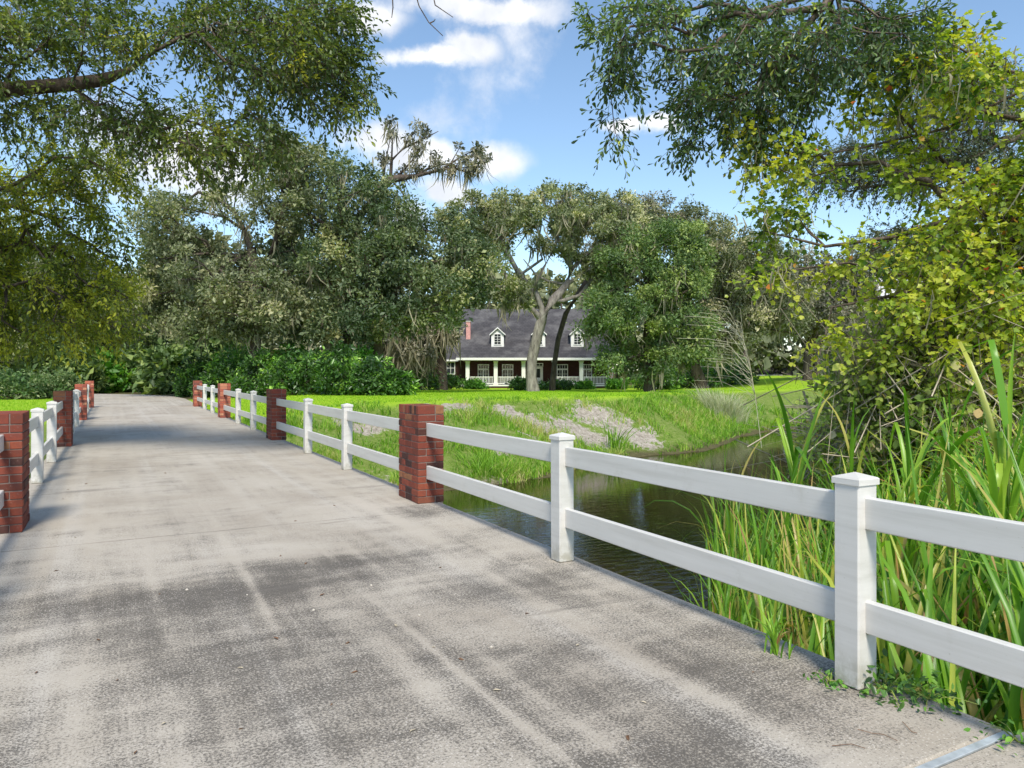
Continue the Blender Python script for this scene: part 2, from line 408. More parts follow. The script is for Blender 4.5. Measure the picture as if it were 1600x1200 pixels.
def m_roof():
    m, nt, b = mat('shingles', .9, .15)
    co = objco(nt); sp = nd(nt, 'ShaderNodeSeparateXYZ'); nt.links.new(co, sp.inputs[0])
    cx = nd(nt, 'ShaderNodeCombineXYZ'); nt.links.new(sp.outputs[0], cx.inputs[0]); nt.links.new(sp.outputs[2], cx.inputs[1])
    bt = nd(nt, 'ShaderNodeTexBrick'); nt.links.new(cx.outputs[0], bt.inputs[0])
    bt.inputs['Color1'].default_value = (.055, .053, .056, 1); bt.inputs['Color2'].default_value = (.075, .072, .076, 1); bt.inputs['Mortar'].default_value = (.035, .032, .04, 1)
    bt.inputs['Scale'].default_value = 1; bt.inputs['Brick Width'].default_value = .33; bt.inputs['Row Height'].default_value = .17; bt.inputs['Mortar Size'].default_value = .012
    n = noise_tex(nt, .55, 6, .65, co)
    c = mixc(nt, mrange(nt, n, .42, .68, 0, .6), bt.outputs[0], (.17, .165, .165))
    nt.links.new(c, b.inputs['Base Color']); return m


def m_water():
    m, nt, b = mat('creek_water', .03, .5)
    b.inputs['IOR'].default_value = 1.33
    pos = geopos(nt); n0 = noise_tex(nt, .5, 3, .5, pos)
    nt.links.new(ramp(nt, n0, [(.3, (.014, .009, .004)), (.7, (.028, .018, .007))]), b.inputs['Base Color'])
    mp = nd(nt, 'ShaderNodeMapping'); nt.links.new(pos, mp.inputs[0]); mp.inputs['Rotation'].default_value = (0, 0, R(25)); mp.inputs['Scale'].default_value = (1.6, 4.2, 1)
    n1 = noise_tex(nt, 1.6, 4, .55, mp.outputs[0], .6)
    sp = nd(nt, 'ShaderNodeSeparateXYZ'); nt.links.new(pos, sp.inputs[0])
    amp = mrange(nt, sp.outputs[1], 17., 8., .10, .75)
    h = mth(nt, 'MULTIPLY', n1, amp); bump(nt, b, h, .35, .06)
    return m


M['concrete'] = m_concrete(); M['ground'] = m_ground(); M['vinyl'] = m_vinyl(); M['brick'] = m_brick(); M['brick_far'] = m_brickjoined()
M['mortar'] = m_plain('mortar', (.20, .16, .14), .95, .1, .2, 30, .4)
M['hbrick'] = m_housebrick(); M['roof'] = m_roof(); M['water'] = m_water()
M['white'] = m_plain('white_paint', (.80, .80, .78), .5, .3, .06, 3)
M['glass'] = m_plain('window_glass', (.03, .035, .04), .08, .6, .2, 1)
M['chim'] = m_plain('chimney_brick', (.62, .33, .30), .9, .1, .18, 6)
M['steel'] = m_plain('joint_steel', (.36, .40, .43), .5, .5, .25, 14)
M['dark'] = m_plain('dark_gap', (.03, .028, .026), .9, .1, .2, 10)
M['deadleaf'] = m_plain('dead_leaf', (.17, .10, .06), .8, .2, .4, 20)
M['deadleaf2'] = m_plain('pale_dead_leaf', (.46, .40, .30), .8, .2, .25, 20)
M['stone'] = m_plain('pale_stone', (.5, .46, .40), .9, .2, .2, 30, .3)
M['tan'] = m_plain('tan_wall', (.48, .42, .30), .9, .1, .1, 3)
M['red'] = m_plain('red_cloth', (.55, .10, .10), .9, .1, .1, 5)
M['blue'] = m_plain('blue_cloth', (.06, .08, .25), .9, .1, .1, 5)
M['wood'] = m_plain('grey_wood', (.42, .36, .28), .9, .1, .3, 9, .4)

# ------------------------------------------------------------------ terrain
WL = -1.9
SHORE = np.array([(-60, 24), (-20, 20.5), (-4, 18), (3.1, 17.2), (8.1, 18.9), (10.1, 18.8), (12.1, 19.7), (15, 21.4), (17.8, 22.7), (19.6, 22.8), (21.6, 23.1), (25, 25.2), (28, 27.3),
                  (31.7, 28.9), (37, 30), (46, 31), (62, 33), (90, 36),
                  (95, 28), (66, 25), (46, 24.5), (38, 23.5), (30, 21.5), (23, 17.5), (16, 12.6), (11.5, 9.4), (8, 7.0), (5, 5.2), (2.8, 4.0), (-1, 3), (-20, 1), (-60, 3)], float)
NFAR = 18     # the first points are the far bank


def shore_dist(X, Y):
    """signed distance to the water's edge (positive on land), and whether the far bank is nearer"""
    px, py = X.ravel(), Y.ravel(); n = len(SHORE)
    best = np.full(px.shape, 1e9); far = np.zeros(px.shape, bool); inside = np.zeros(px.shape, bool)
    for i in range(n):
        a, b = SHORE[i], SHORE[(i + 1) % n]; d = b - a
        t = np.clip(((px - a[0]) * d[0] + (py - a[1]) * d[1]) / (d @ d), 0, 1)
        q = np.hypot(px - a[0] - t * d[0], py - a[1] - t * d[1])
        w = q < best; best = np.where(w, q, best); far = np.where(w, i < NFAR, far)
        c = ((a[1] > py) != (b[1] > py)) & (px < (b[0] - a[0]) * (py - a[1]) / (b[1] - a[1] + 1e-12) + a[0])
        inside ^= c
    return np.where(inside, -best, best).reshape(X.shape), far.reshape(X.shape)


def sstep(a, b, x):
    t = np.clip((x - a) / (b - a), 0, 1); return t * t * (3 - 2 * t)


def vnoise(X, Y, s, seed=0.):
    out = np.empty(X.size)
    for i, (x, y) in enumerate(zip(X.ravel() * s, Y.ravel() * s)): out[i] = mnoise.noise((x + seed, y - seed, seed * .37))
    return out.reshape(X.shape)


DXL, DXR = -.98, 3.09     # deck edges


def lawn_level(X, Y):
    zc = X * ST + Y * CT; xc = X * CT - Y * ST
    up = .31 * sstep(3.6, 9, X) * sstep(60, 30, zc)
    rise = .95 * sstep(12, 34, xc) * sstep(38, 70, zc)
    fall = -.2 * sstep(45, 72, zc) * sstep(16, 8, xc)
    return up + rise + fall - .03


def ground_h(X, Y):
    X = np.asarray(X, float); Y = np.asarray(Y, float)
    d, far = shore_dist(X, Y)
    W = np.interp(X, [-20, 0, 3, 10, 18, 22, 30, 40], [9, 8, 7, 6.3, 4.2, 4.0, 5.5, 6])
    Lw = lawn_level(X, Y)
    t = np.clip(d / W, 0, 1); prof = .55 * t + .45 * sstep(0, 1, t)
    hf = WL + .02 + (Lw - WL) * prof
    tn = np.clip(d / 4.5, 0, 1); hn = WL + .02 + (-.25 - WL) * (.5 * tn + .5 * sstep(0, 1, tn))
    h = np.where(far, hf, hn)
    h = np.where(d < 0, WL + .02 + np.maximum(d * .5, -.8), h)
    # keep the deck and the road clear of the soil
    onroad = (X > DXL - .05) & (X < DXR + .02)
    h = np.where(onroad, np.minimum(h, -.12), h)
    side = np.maximum(np.maximum(DXL - X, X - DXR), 0)
    h = np.where(side < 1.2, np.minimum(h, -.10 + .12 * side), h)
    return h


def gz(x, y): return float(ground_h(np.array([x]), np.array([y]))[0])


# bare sandy patches on the far bank: (pixel, depth) centres and sizes in metres
SANDS = [(P(850, 636, 28), 1.6, 1.2), (P(875, 660, 26), .9, 1.6), (P(905, 636, 29), 1.7, 1.2), (P(985, 630, 30.5), 1.3, 1.1), (P(940, 627, 31), 1.8, .8), (P(770, 665, 24.8), 1.0, .8), (P(900, 685, 25), .6, 1.4),
         (P(860, 735, 21.8), 1.6, .6), (P(665, 638, 27), 1.6, .6), (P(720, 630, 28), 1.2, .6), (P(560, 655, 24), 1.0, .6), (P(820, 750, 21.4), 1.8, .5), (P(600, 690, 20), .7, .6), (P(800, 632, 28.5), 1.2, .7)]


def sand_mask(X, Y):
    s = np.zeros(X.shape)
    for p, ra, rb in SANDS:
        dx, dy = X - p[0], Y - p[1]; a = dx * CT - dy * ST; b = dx * ST + dy * CT
        s = np.maximum(s, np.exp(-(a / ra) ** 2 - (b / rb) ** 2))
    return s


def build_ground():
    def axis(lo, hi, step, far):
        c = list(np.arange(lo, hi, step)); g = step; a = [lo]
        while a[-1] > -far: g *= 1.35; a.append(a[-1] - g)
        g = step; b = [c[-1]]
        while b[-1] < far: g *= 1.35; b.append(b[-1] + g)
        return np.array(a[:0:-1] + c + b[1:])
    xs = axis(-12, 42, .33, 900); ys = axis(-6, 52, .33, 900)
    X, Y = np.meshgrid(xs, ys)
    d, far = shore_dist(X, Y); H = ground_h(X, Y)
    near = (np.abs(X) < 60) & (np.abs(Y) < 90)
    nz = np.where(near, vnoise(X, Y, .9, 3.1) * .10 + vnoise(X, Y, 2.6, 8.) * .05, 0)
    W = np.interp(X, [-20, 0, 3, 10, 18, 22, 30, 40], [9, 8, 7, 6.3, 4.2, 4.0, 5.5, 6])
    bank = np.where(far, 1 - sstep(.86, 1.0, d / W), 1.)
    side = np.maximum(np.maximum(DXL - X, X - DXR), 0)
    H = H + nz * bank * (side > .4)
    s = sand_mask(X, Y); H = H - .12 * s * bank
    zc = X * ST + Y * CT; xc = X * CT - Y * ST
    u = CX + FPX * xc / np.maximum(zc, 1)
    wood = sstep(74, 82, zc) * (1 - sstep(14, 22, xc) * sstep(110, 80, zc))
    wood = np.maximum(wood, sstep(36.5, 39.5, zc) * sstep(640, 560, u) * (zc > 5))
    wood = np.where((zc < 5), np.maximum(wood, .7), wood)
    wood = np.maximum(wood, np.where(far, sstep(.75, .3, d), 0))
    n, mth_ = len(xs), len(ys)
    idx = np.arange(n * mth_).reshape(mth_, n)
    F = np.stack([idx[:-1, :-1], idx[:-1, 1:], idx[1:, 1:], idx[1:, :-1]], -1).reshape(-1, 4)
    me = np_mesh('ground', np.stack([X, Y, H], -1).reshape(-1, 3), [F], None, True)
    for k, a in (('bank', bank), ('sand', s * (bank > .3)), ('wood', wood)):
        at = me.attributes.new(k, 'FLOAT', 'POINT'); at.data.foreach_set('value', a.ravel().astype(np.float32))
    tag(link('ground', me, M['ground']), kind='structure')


build_ground()
m = MB(); m.add([(-70, -2, WL), (100, -2, WL), (100, 80, WL), (-70, 80, WL)], [(0, 1, 2, 3)])
tag(m.build('creek_water', M['water']), kind='structure')

# ------------------------------------------------------------------ driveway bridge deck and the road beyond
JS = 1.60
m = MB(); m.cbox(DXL, DXR, JS + .02, 34.2, -.42, 0, .012); deck = tag(m.build('driveway', M['concrete']), kind='structure')
m = MB(); m.cbox(DXL - .1, DXR + .12, -9, JS - .02, -.42, .0, .012); tag(m.build('driveway_approach', M['concrete']), kind='structure')
m = MB(); m.box(DXL + .02, DXR - .02, JS - .02, JS + .02, -.3, -.012); gap = m.build('joint_filler', M['dark'], deck)
m = MB(); m.cbox(DXL + .02, DXR - .01, JS - .017, JS + .017, -.1, -.003, .002); m.build('joint_strip', M['steel'], deck)
m = MB()
for s0 in (5.5, 11.5): m.box(DXL + .3, DXR - .3, s0, s0 + .35, -3, -.43)
tag(m.build('bridge_pier', M['concrete'], deck))
# road past the bridge, bending left behind the hedge
rv, rf = [], []
cl = [(1.05, 34.2), (1.05, 38), (1.0, 42), (.6, 46), (-.6, 49.5), (-3, 52.5), (-7, 55), (-13, 57), (-22, 58.5)]
for i, (x, y) in enumerate(cl):
    a = cl[max(0, i - 1)]; b = cl[min(len(cl) - 1, i + 1)]; t = np.array((b[0] - a[0], b[1] - a[1])); t /= np.linalg.norm(t); n = (t[1], -t[0])
    w = 2.05 + .35 * min(1, i / 3)
    rv += [(x - n[0] * w, y - n[1] * w, -.006), (x + n[0] * w, y + n[1] * w, -.006)]
    if i: rf.append((2 * i - 2, 2 * i - 1, 2 * i + 1, 2 * i))
rv[0] = (rv[0][0], 34.225, -.006); rv[1] = (rv[1][0], 34.225, -.006)
me = bpy.data.meshes.new('road'); me.from_pydata(rv, [], rf); me.update()
tag(link('road', me, M['concrete']), kind='structure')

# ------------------------------------------------------------------ brick pillars
PW, PL, NC, CH = .305, .61, 13, .0727
BRICKS = {}


def brick_mesh(k):
    if k not in BRICKS:
        lx, ly, lz = k; b = MB(); g = .0045
        b.cbox(-lx / 2 + g, lx / 2 - g, -ly / 2 + g, ly / 2 - g, -lz / 2 + g, lz / 2 - g, .004)
        me = bpy.data.meshes.new('brick'); me.from_pydata(b.v, [], b.f); me.update(); me.materials.append(M['brick']); BRICKS[k] = me
    return BRICKS[k]


def pillar_layout():
    out = []; h = PW / 3; H = h
    for c in range(NC):
        z = c * CH + CH / 2; n = []
        n.append((0, 2 * h, 0, h)); n.append((h, PW, PL - h, PL))
        y = 0
        for L_ in ((2 * h, 2 * h, h) if c % 4 else (h, 2 * h, 2 * h)): n.append((2 * h, PW, y, y + L_)); y += L_
        y = h
        for L_ in ((2 * h, 2 * h, h) if c % 4 else (h, 2 * h, 2 * h)): n.append((0, h, y, y + L_)); y += L_
        for x0, x1, y0, y1 in n:
            if c % 2: x0, x1 = PW - x1, PW - x0
            out.append((x0, x1, y0, y1, z - CH / 2, z + CH / 2))
    z0 = NC * CH; n = 9; d = PL / n
    for i in range(n):
        s = PW * 2 / 3 if i % 2 == 0 else PW / 3
        out.append((0, s, i * d, i * d + d, z0, z0 + .1)); out.append((s, PW, i * d, i * d + d, z0, z0 + .1))
    return out


def pillar(x0, s0, label, single=True, seed=0):
    rnd = random.Random(seed)
    root = empty('brick_pillar', (x0, s0, 0)); tag(root, label, 'pillar', 'brick pillars along the bridge')
    b = MB(); g = .011; b.box(g, PW - g, g, PL - g, -.05, NC * CH + .1 - .009); b.build('mortar_core', M['mortar'], root)
    if single:
        for a in pillar_layout():
            k = tuple(round(v, 4) for v in (a[1] - a[0], a[3] - a[2], a[5] - a[4]))
            o = link('brick', brick_mesh(k), None, root)
            j = lambda: rnd.uniform(-.003, .003)
            o.location = ((a[0] + a[1]) / 2 + j(), (a[2] + a[3]) / 2 + j(), (a[4] + a[5]) / 2); o.rotation_euler = (0, 0, rnd.uniform(-.012, .012))
    else:
        b = MB(); t = []
        for a in pillar_layout():
            n0 = len(b.v); g = .0045; b.box(a[0] + g, a[1] - g, a[2] + g, a[3] - g, a[4] + g, a[5] - g); t += [rnd.random()] * (len(b.v) - n0)
        o = b.build('brickwork', M['brick_far'], root); o['kind'] = 'stuff'
        at = o.data.attributes.new('tint', 'FLOAT', 'POINT'); at.data.foreach_set('value', np.array(t, np.float32))
    return root


RX, LX = 2.828, -.698 - PW
PR = [7.31, 15.54, 23.81, 32.0]; PLf = [7.68, 16.06, 24.65, 33.05]
pillar(RX, PR[0], 'red brick pillar nearest the camera on the creek side of the bridge', True, 1)
pillar(RX, PR[1], 'second red brick pillar on the right side fence, by the bank grass', True, 2)
pillar(RX, PR[2], 'third red brick pillar on the right side fence, in front of dark shrubs', False, 3)
pillar(RX, PR[3], 'farthest red brick pillar at the end of the right side fence', False, 4)
pillar(LX, PLf[0], 'large brick pillar cut off by the left edge of the view', True, 5)
pillar(LX, PLf[1], 'second brick pillar on the left side fence, before the lawn', True, 6)
pillar(LX, PLf[2], 'third brick pillar on the left side fence', False, 7)
pillar(LX, PLf[3], 'farthest brick pillar at the end of the left side fence', False, 8)

# ------------------------------------------------------------------ white vinyl fences
pm = MB(); pm.cbox(0, .127, 0, .127, 0, .905, .006); POST = bpy.data.meshes.new('post'); POST.from_pydata(pm.v, [], pm.f); POST.update(); POST.materials.append(M['vinyl'])
c_ = MB(); e = .007; a0, a1 = -e, .127 + e
vs = [(a0, a0, .9), (a1, a0, .9), (a1, a1, .9), (a0, a1, .9), (a0, a0, .926), (a1, a0, .926), (a1, a1, .926), (a0, a1, .926)]
k = .006; vs += [(a0 + k, a0 + k, .9315), (a1 - k, a0 + k, .9315), (a1 - k, a1 - k, .9315), (a0 + k, a1 - k, .9315), (.0635, .0635, .952)]
c_.add(vs, [(3, 2, 1, 0), (0, 1, 5, 4), (1, 2, 6, 5), (2, 3, 7, 6), (3, 0, 4, 7), (4, 5, 9, 8), (5, 6, 10, 9), (6, 7, 11, 10), (7, 4, 8, 11), (8, 9, 12), (9, 10, 12), (10, 11, 12), (11, 8, 12)])
CAP = bpy.data.meshes.new('post_cap'); CAP.from_pydata(c_.v, [], c_.f); CAP.update(); CAP.materials.append(M['vinyl'])


def fence(xp, s0, s1, posts, label, off):
    """xp: x of the post's low side; rails between s0 and s1, cut at each post"""
    root = empty('rail_fence', (xp, s0, 0)); tag(root, label, 'fence', 'white rail fences along the bridge')
    rnd = random.Random(int(s0 * 100) + int(xp * 10))
    for s in posts:
        o = link('post', POST, None, root); o.location = (0, s - s0, 0.002); o.rotation_euler = (rnd.uniform(-.004, .004), rnd.uniform(-.006, .006), 0)
        link('post_cap', CAP, None, o)
    cuts = [s0] + [q for s in posts for q in (s + .012, s + .115)] + [s1]
    for i in range(0, len(cuts), 2):
        a, b = cuts[i] - s0, cuts[i + 1] - s0
        if b - a < .1: continue
        for z0 in (.250, .713):
            r = MB(); r.cbox(off, off + .04, a, b, 0, .142, .005); q = r.build('rail', M['vinyl'], root); q.location = (0, 0, z0 + rnd.uniform(-.004, .004))
            q.rotation_euler = (rnd.uniform(-.0012, .0012), 0, 0)


XP, XL = 2.876, -.79 - .127
RO, LO = .047, .040
fence(XP, -2.6, PR[0] - .002, [-.33, 2.11, 4.57], 'white two rail fence nearest the camera, beside the reeds', RO)
fence(XP, PR[0] + PL + .002, PR[1] - .002, [10.34, 12.76], 'white rail fence between first and second right side brick pillars', RO)
fence(XP, PR[1] + PL + .002, PR[2] - .002, [18.42, 20.86], 'white rail fence between second and third right side brick pillars', RO)
fence(XP, PR[2] + PL + .002, PR[3] - .002, [26.68, 29.12], 'white rail fence before the farthest right side brick pillar', RO)
fence(XL, -2.2, PLf[0] - .002, [.2, 2.6, 5.0], 'white rail ends meeting the pillar at the left edge', LO)
fence(XL, PLf[0] + PL + .002, PLf[1] - .002, [10.95, 13.37], 'white rail fence behind the left edge pillar', LO)
fence(XL, PLf[1] + PL + .002, PLf[2] - .002, [19.3, 21.8], 'white rail fence between second and third left side brick pillars', LO)
fence(XL, PLf[2] + PL + .002, PLf[3] - .002, [27.7, 30.2], 'white rail fence before the farthest left side brick pillar', LO)


# ------------------------------------------------------------------ house, built in its own frame: x right, y away, z up, origin on the ground below the facade's middle
def box_part(name, mt, par, *a):
    b = MB(); b.box(*a); return b.build(name, mt, par)


def window(par, x, z0, w, h, y, cols, rows, fr=.09, name='window', door=False):
    """framed window with muntins; y is the wall face, the frame stands proud of it"""
    f = MB()
    f.box(x - w / 2 - fr, x - w / 2, y - .06, y + .02, z0 - fr, z0 + h + fr); f.box(x + w / 2, x + w / 2 + fr, y - .06, y + .02, z0 - fr, z0 + h + fr)
    f.box(x - w / 2, x + w / 2, y - .06, y + .02, z0 + h, z0 + h + fr); f.box(x - w / 2, x + w / 2, y - .06, y + .02, z0 - fr, z0)
    fo = f.build(name, M['white'], par)
    t = .035
    mm = MB()
    for i in range(1, cols): xx = x - w / 2 + w * i / cols; mm.box(xx - t / 2, xx + t / 2, y - .045, y - .012, z0, z0 + h)
    for j in range(1, rows): zz = z0 + h * j / rows; mm.box(x - w / 2, x + w / 2, y - .043, y - .014, zz - t / 2, zz + t / 2)
    mm.build('muntin', M['white'], fo)
    for i in range(cols):
        for j in range(rows):
            box_part('pane', M['glass'], fo, x - w / 2 + w * i / cols + .005, x - w / 2 + w * (i + 1) / cols - .005, y - .03, y - .022, z0 + h * j / rows + .005, z0 + h * (j + 1) / rows - .005)
    return fo


def house():
    ZH = 72.; px = FPX / ZH
    o3 = P(836, 0, ZH); g = -.2
    root = empty('house', (o3[0], o3[1], g), -TH); tag(root, 'two storey brick house with dark shingle roof, three dormers and white columned porch', 'house')
    X = lambda u: (u - 836) / px
    Z = lambda v: HC - (v - HY) / px - g
    fl = Z(601.5); ev = Z(559); rd = Z(472)
    xl, xr = X(722), X(962); PD = 2.6                         # porch depth
    wy = PD; hd = 11.0
    # brick box behind the porch
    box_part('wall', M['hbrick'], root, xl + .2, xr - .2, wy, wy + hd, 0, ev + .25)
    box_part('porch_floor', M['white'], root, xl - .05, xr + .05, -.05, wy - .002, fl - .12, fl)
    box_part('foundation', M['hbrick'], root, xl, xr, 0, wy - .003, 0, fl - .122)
    box_part('porch_beam', M['white'], root, xl, xr, .02, .32, ev - .28, ev - .02)
    box_part('porch_ceiling', M['white'], root, xl, xr, .322, wy - .002, ev - .12, ev - .02)
    # steps
    for i in range(3): box_part('step', M['stone'], root, X(832) , X(858), -.3 * (i + 1) - .05, -.3 * i - .052, 0, fl - .13 - .14 * i)
    # roof: steep gable with flared porch eave, ridge along x
    r = MB(); e0, e1 = xl - .55, xr + .55; ym = wy + hd / 2
    prof = [(-.55, ev - .02), (1.6, ev + 1.2), (ym - .1, rd)]
    pts = [(-.55, ev - .18)] + prof + [(2 * ym - 1.6 + .0, ev + 1.2), (2 * ym + .55, ev - .02), (2 * ym + .55, ev - .18)]
    n = len(pts)
    r.add([(e0, y, z) for y, z in pts] + [(e1, y, z) for y, z in pts], [tuple(range(n))[::-1], tuple(range(n, 2 * n))] + [(i, (i + 1) % n, n + (i + 1) % n, n + i) for i in range(n)])
    rf_ = r.build('roof', M['roof'], root)
    box_part('fascia', M['white'], root, e0 - .01, e1 + .01, -.62, -.552, ev - .24, ev - .01)
    def roof_z(y): return np.interp(y, [p[0] for p in prof], [p[1] for p in prof])
    b = MB(); cx = X(729); b.cbox(cx - .22, cx + .22, 2.7, 3.7, ev - .5, Z(500), .02); ch = b.build('chimney', M['chim'], root)
    box_part('chimney_cap', M['stone'], ch, cx - .27, cx + .27, 2.65, 3.75, Z(500), Z(500) + .1)
    # dormers
    for u in (777, 843, 904):
        x = X(u); zb, ze, zp = Z(541), Z(521), Z(511.5); y0 = float(np.interp(zb, [p[1] for p in prof], [p[0] for p in prof])) - .02; w = .63
        d = MB(); back = y0 + 3.0
        d.add([(x - w, y0, zb), (x + w, y0, zb), (x + w, y0, ze), (x, y0, zp - .08), (x - w, y0, ze), (x - w, back, zb), (x + w, back, zb), (x + w, back, ze), (x, back, zp - .08), (x - w, back, ze)],
              [(0, 1, 2, 3, 4), (0, 5, 6, 1), (1, 6, 7, 2), (0, 4, 9, 5), (5, 9, 8, 7, 6)])
        do = d.build('dormer', M['white'], root)
        for s in (-1, 1):
            q = MB(); a = (x, zp), (x + s * (w + .16), ze - .12)
            (xa, za), (xb, zb_) = a
            q.add([(xa, y0 - .2, za), (xb, y0 - .2, zb_), (xb, back, zb_), (xa, back, za), (xa, y0 - .2, za + .09), (xb, y0 - .2, zb_ + .09), (xb, back, zb_ + .09), (xa, back, za + .09)],
                  [(0, 1, 2, 3), (4, 7, 6, 5), (1, 5, 6, 2), (0, 3, 7, 4)] )
            q.build('dormer_roof', M['roof'], do)
            q = MB(); q.add([(xa, y0 - .23, za - .02), (xb, y0 - .23, zb_ - .02), (xb, y0 - .203, zb_ - .02), (xa, y0 - .203, za - .02), (xa, y0 - .23, za + .11), (xb, y0 - .23, zb_ + .11), (xb, y0 - .203, zb_ + .11), (xa, y0 - .203, za + .11)],
                  [(0, 3, 2, 1), (4, 5, 6, 7), (0, 1, 5, 4), (1, 2, 6, 5), (2, 3, 7, 6), (3, 0, 4, 7)]); q.build('rake_board', M['white'], do)
        window(do, x, Z(537), .62, 1.0, y0 - .002, 2, 4, .07)
    # columns and railings
    cols = [730.5, 774.5, 818, 866, 908.5, 953]
    for u in cols:
        x = X(u); c = MB(); c.cbox(x - .19, x + .19, .0, .36, fl + .002, ev - .282, .03); co = c.build('column', M['white'], root)
        b = MB(); b.box(x - .24, x + .24, -.04, .41, fl + .002, fl + .2); b.box(x - .23, x + .23, -.03, .4, ev - .44, ev - .3); b.build('column_trim', M['white'], co)
    for i in range(5):
        if i == 2: continue
        a, b = X(cols[i]) + .25, X(cols[i + 1]) - .25
        rr = empty('railing', (0, 0, 0)); rr.parent = root
        box_part('top_rail', M['white'], rr, a, b, .12, .2, Z(588.5) - .07, Z(588.5)); box_part('bottom_rail', M['white'], rr, a, b, .13, .19, fl + .09, fl + .16)
        nb = int((b - a) / .135); bm_ = MB(); bm_.box(-.022, .022, .14, .18, fl + .162, Z(588.5) - .072); ms = None
        for j in range(nb):
            if ms is None: q = bm_.build('baluster', M['white'], rr); ms = q.data
            else: q = link('baluster', ms, None, rr)
            q.location.x = a + (j + .5) * (b - a) / nb
    # french doors with transoms
    for u in (753.6, 793, 881.5, 920.5):
        x = X(u); window(root, x, fl + 1.62, .98, .36, wy - .004, 4, 1, .08, 'transom_window')
        d = window(root, x, fl + .25, .98, 1.22, wy - .004, 4, 3, .08, 'french_door')
        box_part('door_panel', M['white'], d, x - .57, x + .57, wy - .05, wy - .003, fl + .002, fl + .168)
        box_part('meeting_stile', M['white'], d, x - .06, x + .06, wy - .07, wy - .065, fl + .17, fl + 1.47)
    x = X(842); window(root, x, fl + 1.9, .9, .2, wy - .004, 3, 1, .08, 'transom_window')
    fd = box_part('front_door', M['white'], root, x - .5, x + .5, wy - .08, wy - .003, fl + .01, fl + 1.78); box_part('door_glass', M['glass'], fd, x - .22, x + .22, wy - .09, wy - .081, fl + .7, fl + 1.6)
    # lower wing on the left
    wl = X(668); y0 = 3.2
    wing = empty('side_wing', (0, 0, 0)); wing.parent = root
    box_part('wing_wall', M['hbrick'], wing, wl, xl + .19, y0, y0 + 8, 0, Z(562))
    r = MB(); r.add([(wl - .4, y0 - .4, Z(562)), (xl + .18, y0 - .4, Z(562)), (xl + .18, y0 + 4, Z(535)), (wl - .4, y0 + 4, Z(535)), (wl - .4, y0 + 8.4, Z(562)), (xl + .18, y0 + 8.4, Z(562))],
                    [(0, 1, 2, 3), (3, 2, 5, 4), (0, 3, 4), (1, 5, 2), (0, 4, 5, 1)]); r.build('wing_roof', M['roof'], wing)
    box_part('wing_fascia', M['white'], wing, wl - .42, xl - .56, y0 - .46, y0 - .402, Z(562) - .12, Z(562) + .05)
    window(wing, X(700), Z(584), .75, 1.15, y0 - .003, 2, 2, .08)
    return root, X, Z, fl, PD


HOUSE, HXf, HZf, HFL, HPD = house()

# flag on the porch's right end
fr = empty('flag', HOUSE.matrix_basis @ Vector((HXf(951) + .05, -.12, HFL))); fr.rotation_euler = (0, 0, -TH)
tag(fr, 'small striped flag hanging at the right end of the porch', 'flag')
b = MB(); b.box(-.02, .02, -.02, .02, .3, 1.75); b.build('flag_pole', M['white'], fr)
for i in range(7):
    b = MB(); x0 = .03 + i * .055; b.add([(x0, -.03, .62 - .02 * i), (x0 + .055, -.03 - .03 * (i % 2), .6 - .02 * i), (x0 + .055, -.03 - .03 * (i % 2), 1.55 - .07 * i), (x0, -.03, 1.62 - .07 * i),
                                         (x0, -.022, .62 - .02 * i), (x0 + .055, -.022 - .03 * (i % 2), .6 - .02 * i), (x0 + .055, -.022 - .03 * (i % 2), 1.55 - .07 * i), (x0, -.022, 1.62 - .07 * i)],
                                        [(0, 1, 2, 3), (7, 6, 5, 4), (0, 4, 5, 1), (2, 6, 7, 3), (1, 5, 6, 2), (0, 3, 7, 4)]); b.build('stripe', M['red'] if i % 2 == 0 else M['white'], fr)

# shed far beyond the lawn
sp_ = P(1216, 592, 95.); sg = gz(sp_[0], sp_[1])
sr = empty('shed', (sp_[0], sp_[1], sg), -TH); tag(sr, 'low tan shed with dark roof far beyond the lawn', 'shed')
sw, sd = 3.0, 4.
stp = HC + (HY - 586) / FPX * 95 - sg
box_part('wall', M['tan'], sr, -sw + .3, sw - .3, 0, sd, -.5, stp)
r = MB(); r.add([(-sw, -.5, stp), (sw, -.5, stp), (sw - .5, 2, stp + .95), (-sw + .5, 2, stp + .95), (-sw, sd + .5, stp), (sw, sd + .5, stp)], [(0, 1, 2, 3), (3, 2, 5, 4), (0, 3, 4), (1, 5, 2), (0, 4, 5, 1)]); r.build('roof', M['roof'], sr)
box_part('fascia', M['white'], sr, -sw, sw, -.56, -.502, stp - .12, stp + .03)
for x in (-.15, .85): window(sr, x, stp - .95, .6, .55, -.004, 2, 2, .1)

# ------------------------------------------------------------------ foliage generators
LEAVES = {   # outline as two halves folded on the midrib: (across, along, lift)
    'diamond': ([(0, 0, 0), (-.5, .5, .10), (0, 1, -.05), (.5, .5, .10)], [(0, 2, 1), (0, 3, 2)]),
    'oak': ([(0, 0, 0), (-.22, .3, .05), (-.5, .72, .10), (-.3, .95, .03), (0, 1, -.04), (.3, .95, .03), (.5, .72, .10), (.22, .3, .05)], [(0, 4, 3, 2, 1)[:5], (0, 7, 6, 5, 4)]),
    'ellipse': ([(0, 0, 0), (-.42, .28, .06), (-.45, .65, .06), (0, 1, -.06), (.45, .65, .06), (.42, .28, .06)], [(0, 3, 2, 1), (0, 5, 4, 3)]),
    'maple': ([(0, 0, 0), (-.40, .10, .06), (-.36, .28, .04), (-.56, .52, .10), (-.30, .66, .04), (0, 1, -.05), (.30, .66, .04), (.56, .52, .10), (.36, .28, .04), (.40, .10, .06)], [(0, 5, 4, 3, 2, 1), (0, 9, 8, 7, 6, 5)]),
}


